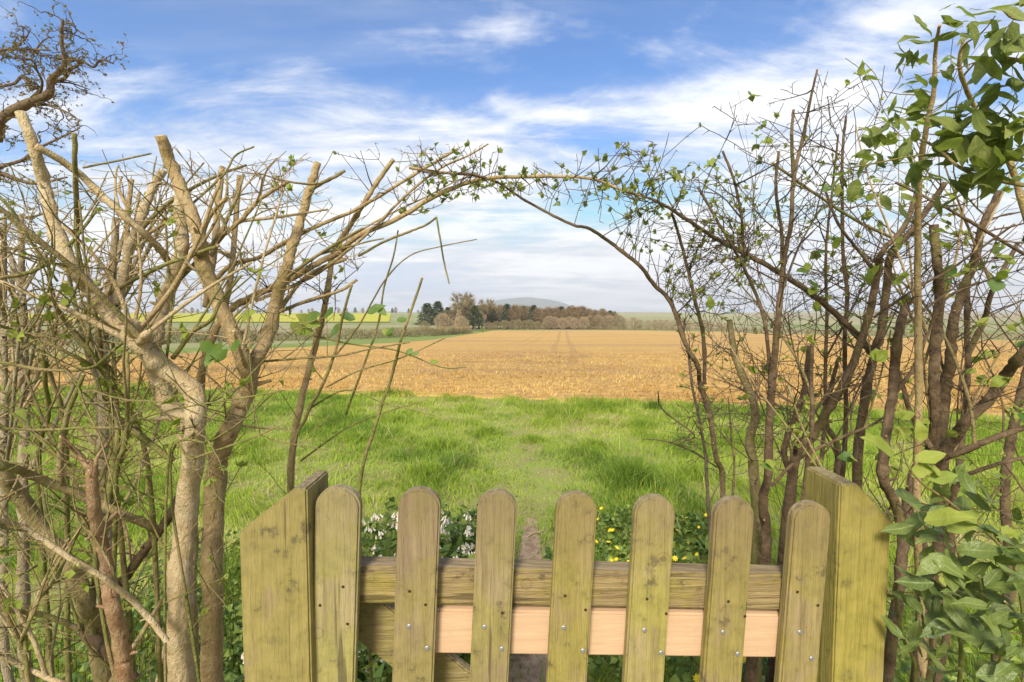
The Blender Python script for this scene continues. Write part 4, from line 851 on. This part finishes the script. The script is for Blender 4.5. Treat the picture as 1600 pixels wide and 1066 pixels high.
# evergreen shrub, upper right, close to the lens
s = Shrub('evergreen_shrub', 'leafy green evergreen hanging into the upper right corner', 'shrub', M_TAN, 40, fx(1560, 1.0))
s.stem([(1440, 1000), (1432, 800), (1436, 620), (1434, 440), (1436, 289), (1447, 202), (1459, 142), (1462, 75), (1468, 40)], 1.15, .84, 17, 6, True, name='stem')
s.stem([(1640, 1000), (1640, 620), (1620, 420), (1580, 260), (1530, 180), (1500, 110), (1506, 60)], 1.0, .8, 16, 6, True, name='stem')
s.stem([(1620, 292), (1545, 280), (1500, 262), (1462, 230), (1430, 215)], .78, .8, 9, 4, name='stem', bark_=M_OLIVE)
s.stem([(1620, 100), (1560, 90), (1530, 95)], .74, .8, 10, 5, name='stem')
s.stem([(1470, 240), (1420, 245), (1370, 255), (1330, 262)], .8, .86, 4, 3, name='stem', bark_=M_OLIVE)
s.stem([(1640, 20), (1590, 30), (1560, 10)], .72, .76, 8, 4, name='stem')
s.grow(16, (.05, .14), (.001, .002), 0, .12, 0, 0, .01, lo=.55); s.done(M_OLIVE)
R = s.R
CL = [(1462, 35, 9, 44, .84), (1500, 45, 6, 40, .82), (1440, 70, 4, 40, .85), (1425, 105, 3, 42, .85), (1470, 105, 5, 36, .84), (1500, 85, 4, 46, .82), (1400, 150, 4, 48, .86), (1435, 165, 6, 52, .84), (1390, 190, 5, 44, .86), (1420, 205, 6, 46, .85),
      (1375, 225, 5, 40, .87), (1345, 262, 7, 46, .87), (1335, 285, 5, 38, .88), (1400, 250, 5, 50, .84), (1455, 235, 8, 56, .8), (1490, 250, 8, 60, .78), (1520, 220, 7, 66, .76), (1550, 240, 8, 58, .76), (1580, 225, 8, 60, .76), (1545, 270, 7, 52, .76), (1590, 280, 7, 54, .78),
      (1500, 190, 6, 52, .78), (1545, 160, 7, 60, .76), (1580, 170, 7, 62, .74), (1570, 120, 6, 58, .74), (1590, 60, 8, 76, .7), (1570, 30, 6, 70, .7), (1600, 110, 7, 64, .7), (1610, 200, 7, 64, .72), (1470, 270, 5, 44, .82), (1510, 290, 5, 42, .8), (1320, 320, 4, 32, .9), (1420, 285, 5, 44, .84), (1450, 255, 6, 54, .8), (1480, 215, 6, 56, .79), (1530, 255, 7, 60, .76), (1565, 255, 6, 62, .75), (1575, 200, 6, 62, .74), (1600, 250, 6, 60, .74), (1365, 250, 5, 44, .86), (1415, 180, 5, 46, .85), (1590, 20, 6, 80, .7), (1600, 85, 6, 70, .7)]
for px, py, k, L, Y in CL:
    c0 = P(px, py, Y); ax = Vector((R.uniform(-.6, .6), -.1, R.uniform(.2, 1)))
    for i in range(k):
        d = (ax * .3 + rv(R)); d.y *= .55; q = c0 + rv(R) * 0.018
        put_leaf(s.root, 'oval' if R.random() < .45 else 'lance', L_LIME if R.random() < .05 else L_EVER, q, d, Vector((R.uniform(-.6, .6), R.uniform(-.9, .1), 1)), L * Y / FPX * R.uniform(.5, .92), R, 1.0)
# laurel, lower right
s = Shrub('laurel_bush', 'glossy dark green broad-leaved bush right of the right gate post', 'bush', M_OLIVE, 41, fx(1520, 1.0))
tips = []
for pts, Y0, Y1 in [([(1500, 1060), (1497, 960), (1500, 880), (1480, 800), (1470, 760)], .86, .78), ([(1600, 1060), (1590, 900), (1560, 850), (1490, 790), (1430, 745), (1405, 690)], .84, .74), ([(1450, 1066), (1455, 1000), (1440, 960), (1430, 900)], .9, .82), ([(1560, 1070), (1560, 1000), (1540, 960), (1530, 900)], .8, .72), ([(1620, 1000), (1590, 960), (1570, 940)], .76, .7), ([(1430, 1066), (1412, 1000), (1400, 940), (1402, 905)], .9, .88)]:
    s.stem(pts, Y0, Y1, 9, 4, True, name='stem', bark_=M_GREEN)
s.done(M_GREEN); R = s.R
for px, py, k, L, Y in [(1475, 800, 7, 72, .78), (1440, 880, 6, 84, .8), (1500, 860, 7, 80, .78), (1560, 830, 7, 78, .74), (1590, 790, 5, 74, .74), (1450, 950, 6, 66, .82), (1490, 930, 7, 76, .78), (1545, 910, 8, 80, .74), (1590, 890, 6, 82, .72), (1480, 1000, 7, 78, .78), (1530, 1000, 8, 84, .74), (1580, 980, 8, 84, .7), (1430, 1010, 5, 60, .86), (1500, 1050, 7, 80, .76), (1570, 1050, 7, 84, .7), (1420, 925, 4, 56, .88), (1600, 1020, 5, 84, .68), (1450, 1055, 5, 66, .84), (1520, 960, 6, 70, .82), (1600, 940, 5, 80, .7)]:
    c0 = P(px, py, Y)
    for i in range(k + 3):
        d = rv(R); d.y = d.y * .6 - .15; q = c0 + rv(R) * 0.024
        if proj(q)[0] < 1400: continue
        put_leaf(s.root, 'oval' if R.random() < .2 else 'lance', L_LAUREL, q, d, Vector((R.uniform(-.6, .6), R.uniform(-1, .1), 1)), L * Y / FPX * R.uniform(.4, .82), R, R.uniform(.85, 1.25))
for px, py, L in ((1415, 690, 42), (1395, 712, 58), (1430, 720, 44), (1450, 750, 40), (1405, 735, 40), (1440, 690, 36), (1425, 745, 40), (1470, 740, 38), (1445, 815, 60), (1480, 830, 56)):
    put_leaf(s.root, 'oval', L_LIME, P(px, py, .76), Vector((R.uniform(-1, 1), -.2, R.uniform(0, 1))), Vector((R.uniform(-.5, .5), -.8, .8)), L * .76 / FPX, R)

# --- old oak beyond the hedge, upper left
s = Shrub('oak_tree', 'gnarled old tree with budding twisted limbs at the upper left', 'tree', M_BROWN, 50, ((-150 - 800) / FPX * 9.5, 9.5))
s.R.seed(2); clear_old = clear
s.stem([(-150, 640), (-140, 520), (-120, 400), (-90, 300), (-40, 215), (0, 186), (37, 165), (75, 148), (81, 124), (101, 101), (96, 64), (98, 30)], 9.5, 8.6, 30, 4, True, name='trunk', sides=12)
for pts, w0, w1 in [([(0, 220), (3, 200), (0, 186)], 9, 9), ([(80, 128), (101, 122), (110, 108), (120, 104), (124, 94)], 7, 2.5), ([(101, 98), (124, 94), (146, 105), (157, 94), (178, 100)], 6, 2), ([(60, 152), (66, 130), (58, 110), (50, 95), (26, 90)], 5, 2), ([(40, 163), (64, 139), (49, 137), (35, 120), (22, 131), (0, 135), (-20, 140)], 7, 4),
        ([(-90, 300), (-50, 280), (0, 272), (22, 279), (56, 287), (105, 277)], 14, 3), ([(-30, 280), (0, 262), (35, 250), (60, 232), (95, 215), (125, 200)], 8, 2), ([(-60, 120), (-20, 85), (0, 79), (37, 77), (79, 79)], 9, 2.5), ([(-110, 360), (-50, 330), (0, 330), (40, 340), (80, 330)], 12, 3), ([(40, 165), (75, 165), (110, 178), (125, 190)], 5, 2),
        ([(-100, 320), (-80, 200), (-60, 120), (-30, 40), (-10, -10)], 20, 6), ([(20, 78), (40, 60), (48, 45)], 4, 1.5), ([(56, 78), (70, 62), (85, 58)], 3, 1.2), ([(80, 128), (110, 130), (140, 140)], 4, 1.5)]:
    s.stem(pts, 9.2, 8.8 + s.R.uniform(-.5, .5), w0, w1, cut=False)
def clear(p): return p.z > .5
s.grow(180, (.25, .8), (.007, .015), 2, .36, 0, .14, .04, lo=.1, up=.0)
clear = clear_old
s.done(M_DARK, L_OAK)

# ------------------------------------------------------------------ ground cover
def leafy_patch(name, label, cat, pts, n, hmax, ll, seed, material, key_lo=0., heart=False):
    R = random.Random(seed); cx_ = sum(p[0] for p in pts) / len(pts); cy_ = sum(p[1] for p in pts) / len(pts); o = thing(name, (cx_, cy_, 0), label, cat); mb = MB(); vals = []
    for _ in range(n):
        c_ = R.choice(pts); a = R.random() * 6.283; rr = c_[2] * math.sqrt(R.random()); x, y = c_[0] + rr * math.cos(a), c_[1] + rr * math.sin(a)
        dome = max(.15, 1 - (rr / c_[2]) ** 2 * .7); z = hmax * dome * (R.random() ** .5); p = Vector((x, y, max(.01, z))); k = len(mb.v); L = ll * R.uniform(.5, 1.2)
        d = Vector((math.cos(a + R.gauss(0, 1.2)), math.sin(a + R.gauss(0, 1.2)), R.uniform(-.25, .5))); small_leaf(mb, p, d, R, L, L * R.uniform(.28, .42) * (1.25 if heart else 1)); v = R.random(); vals += [v] * 5
        if R.random() < .35: tube(mb, [Vector((x + R.gauss(0, .02), y, -.01)), p], [.002, .0012], 3); vals += [.6] * 6
    f = mb.build('foliage', material, o, smooth=False, kind='stuff'); at = f.data.attributes.new('rnd', 'FLOAT', 'POINT'); at.data.foreach_set('value', vals); return o, R
cp = [(-.52, 1.75, .3), (-.30, 1.9, .3), (-.62, 2.2, .35), (-.25, 2.15, .25), (-.5, 2.5, .3), (-.75, 1.75, .3), (-.18, 1.75, .2), (-.2, 2.4, .2), (-.5, 1.35, .3)]
o, R = leafy_patch('comfrey_patch', 'low leafy plant with drooping cream and pink flowers behind the gate', 'flowers', cp, 2600, .34, .055, 60, M_COMF)
def bell_mesh():
    mb = MB()
    for k in range(7):
        a = k * .9; q = Vector((math.cos(a) * .010 * (k % 3), math.sin(a) * .010 * (k % 3), -.004 * k + .008)); dn = Vector((math.cos(a) * .35, math.sin(a) * .35, -1)).normalized()
        tube(mb, [q, q + dn * .008, q + dn * .016, q + dn * .019], [.0018, .0042, .0046, .0058], 6)
    ob = mb.build('flower_cluster', M_PETAL); me = ob.data; bpy.data.objects.remove(ob); return me
bm_ = bell_mesh()
for _ in range(170):
    c_ = R.choice(cp[:8]); a = R.random() * 6.283; rr = c_[2] * math.sqrt(R.random()); ob = bpy.data.objects.new('flower_cluster', bm_); col.objects.link(ob); ob.parent = o
    dome = max(.3, 1 - (rr / c_[2]) ** 2 * .6); q = Vector((c_[0] + rr * math.cos(a), c_[1] + rr * math.sin(a), .33 * dome + R.uniform(-.06, .04))) - ORG[o.name]; ob.location = q; ob.rotation_euler = (R.uniform(-.4, .4), R.uniform(-.4, .4), a); k = R.uniform(.75, 1.25); ob.scale = (k, k, k)
cp = [(.42, 2.35, .28), (.68, 2.3, .3), (.95, 2.4, .3), (.5, 2.75, .25), (.8, 2.8, .3), (.6, 1.8, .3), (.95, 1.9, .3), (.4, 1.6, .25), (1.15, 2.7, .25)]
o, R = leafy_patch('celandine_patch', 'low glossy leaves with small yellow star flowers behind the gate', 'flowers', cp, 2600, .10, .042, 61, M_COMF, heart=True)
mb = MB()
for k in range(8):
    a = k * math.pi / 4; d = Vector((math.cos(a), math.sin(a), .35)); s_ = Vector((-math.sin(a), math.cos(a), 0)); i = len(mb.v); mb.v += [Vector((0, 0, 0)), d * .011 - s_ * .0042, d * .018, d * .011 + s_ * .0042]; mb.face((i, i + 1, i + 2, i + 3))
ob = mb.build('flower', M_CEL, smooth=False); fm = ob.data; bpy.data.objects.remove(ob)
for _ in range(95):
    c_ = R.choice(cp); a = R.random() * 6.283; rr = c_[2] * math.sqrt(R.random()); ob = bpy.data.objects.new('flower', fm); col.objects.link(ob); ob.parent = o
    dome = max(.3, 1 - (rr / c_[2]) ** 2 * .6); ob.location = Vector((c_[0] + rr * math.cos(a), c_[1] + rr * math.sin(a), 0.10 * dome + R.uniform(.01, .05))) - ORG[o.name]; ob.rotation_euler = (R.uniform(-.5, .9), R.uniform(-.6, .6), a); k = R.uniform(.5, .95); ob.scale = (k, k, k)
leafy_patch('ivy_patch', 'small leafy undergrowth at the foot of the left hedge', 'undergrowth', [(-.75, 1.2, .35), (-1.1, 1.3, .4), (-1.4, 1.6, .4), (-.9, 1.6, .4), (-1.3, 2.1, .4), (-.55, 1.15, .3), (-1.0, .95, .3)], 4200, .30, .036, 62, M_COMF)
leafy_patch('ivy_patch', 'small leafy undergrowth at the foot of the right hedge', 'undergrowth', [(.9, 1.35, .3), (1.2, 1.5, .35), (1.5, 1.7, .4), (1.1, 1.15, .3)], 1900, .22, .034, 63, M_COMF)
# loose dead sticks on the ground by the path
R = random.Random(8)
for i, (px, py, lab) in enumerate(((838, 838, 'short pale dead stick lying on the bare path'), (900, 832, 'dry grass-coloured stick beside the path at right'))):
    g = G(px, py); mb = MB(); a = R.uniform(.5, 1.2); d = Vector((math.cos(a), math.sin(a), .03)); q = [g + Vector((0, 0, .016)) + d * t_ + rv(R) * .003 for t_ in (-.07, -.03, .02, .07)]
    tube(mb, q, [.004, .0042, .0036, .002], 5, cap=0); tag(mb.build('stick', M_PALE, at=(g.x, g.y, 0)), lab, 'stick')

# ------------------------------------------------------------------ haze
mb = MB(); X0, X1, Y0, Y1, Z0, Z1 = -3600, 3600, -60, 3720, -25, 150
mb.v = [(a, b_, c_) for c_ in (Z0, Z1) for b_ in (Y0, Y1) for a in (X0, X1)]
for f in ((0, 2, 3, 1), (4, 5, 7, 6), (0, 1, 5, 4), (2, 6, 7, 3), (0, 4, 6, 2), (1, 3, 7, 5)): mb.face(f)
hm = bpy.data.materials.new('haze_air'); hm.use_nodes = True; t = NT(hm.node_tree); t.n.clear()
pv = t.add('ShaderNodeVolumePrincipled', {'Color': (0.93, 0.96, 1.0, 1), 'Density': 0.00036}); t.l.new(pv.outputs[0], t.add('ShaderNodeOutputMaterial').inputs['Volume'])
tag(mb.build('haze', hm, smooth=False), kind='stuff')
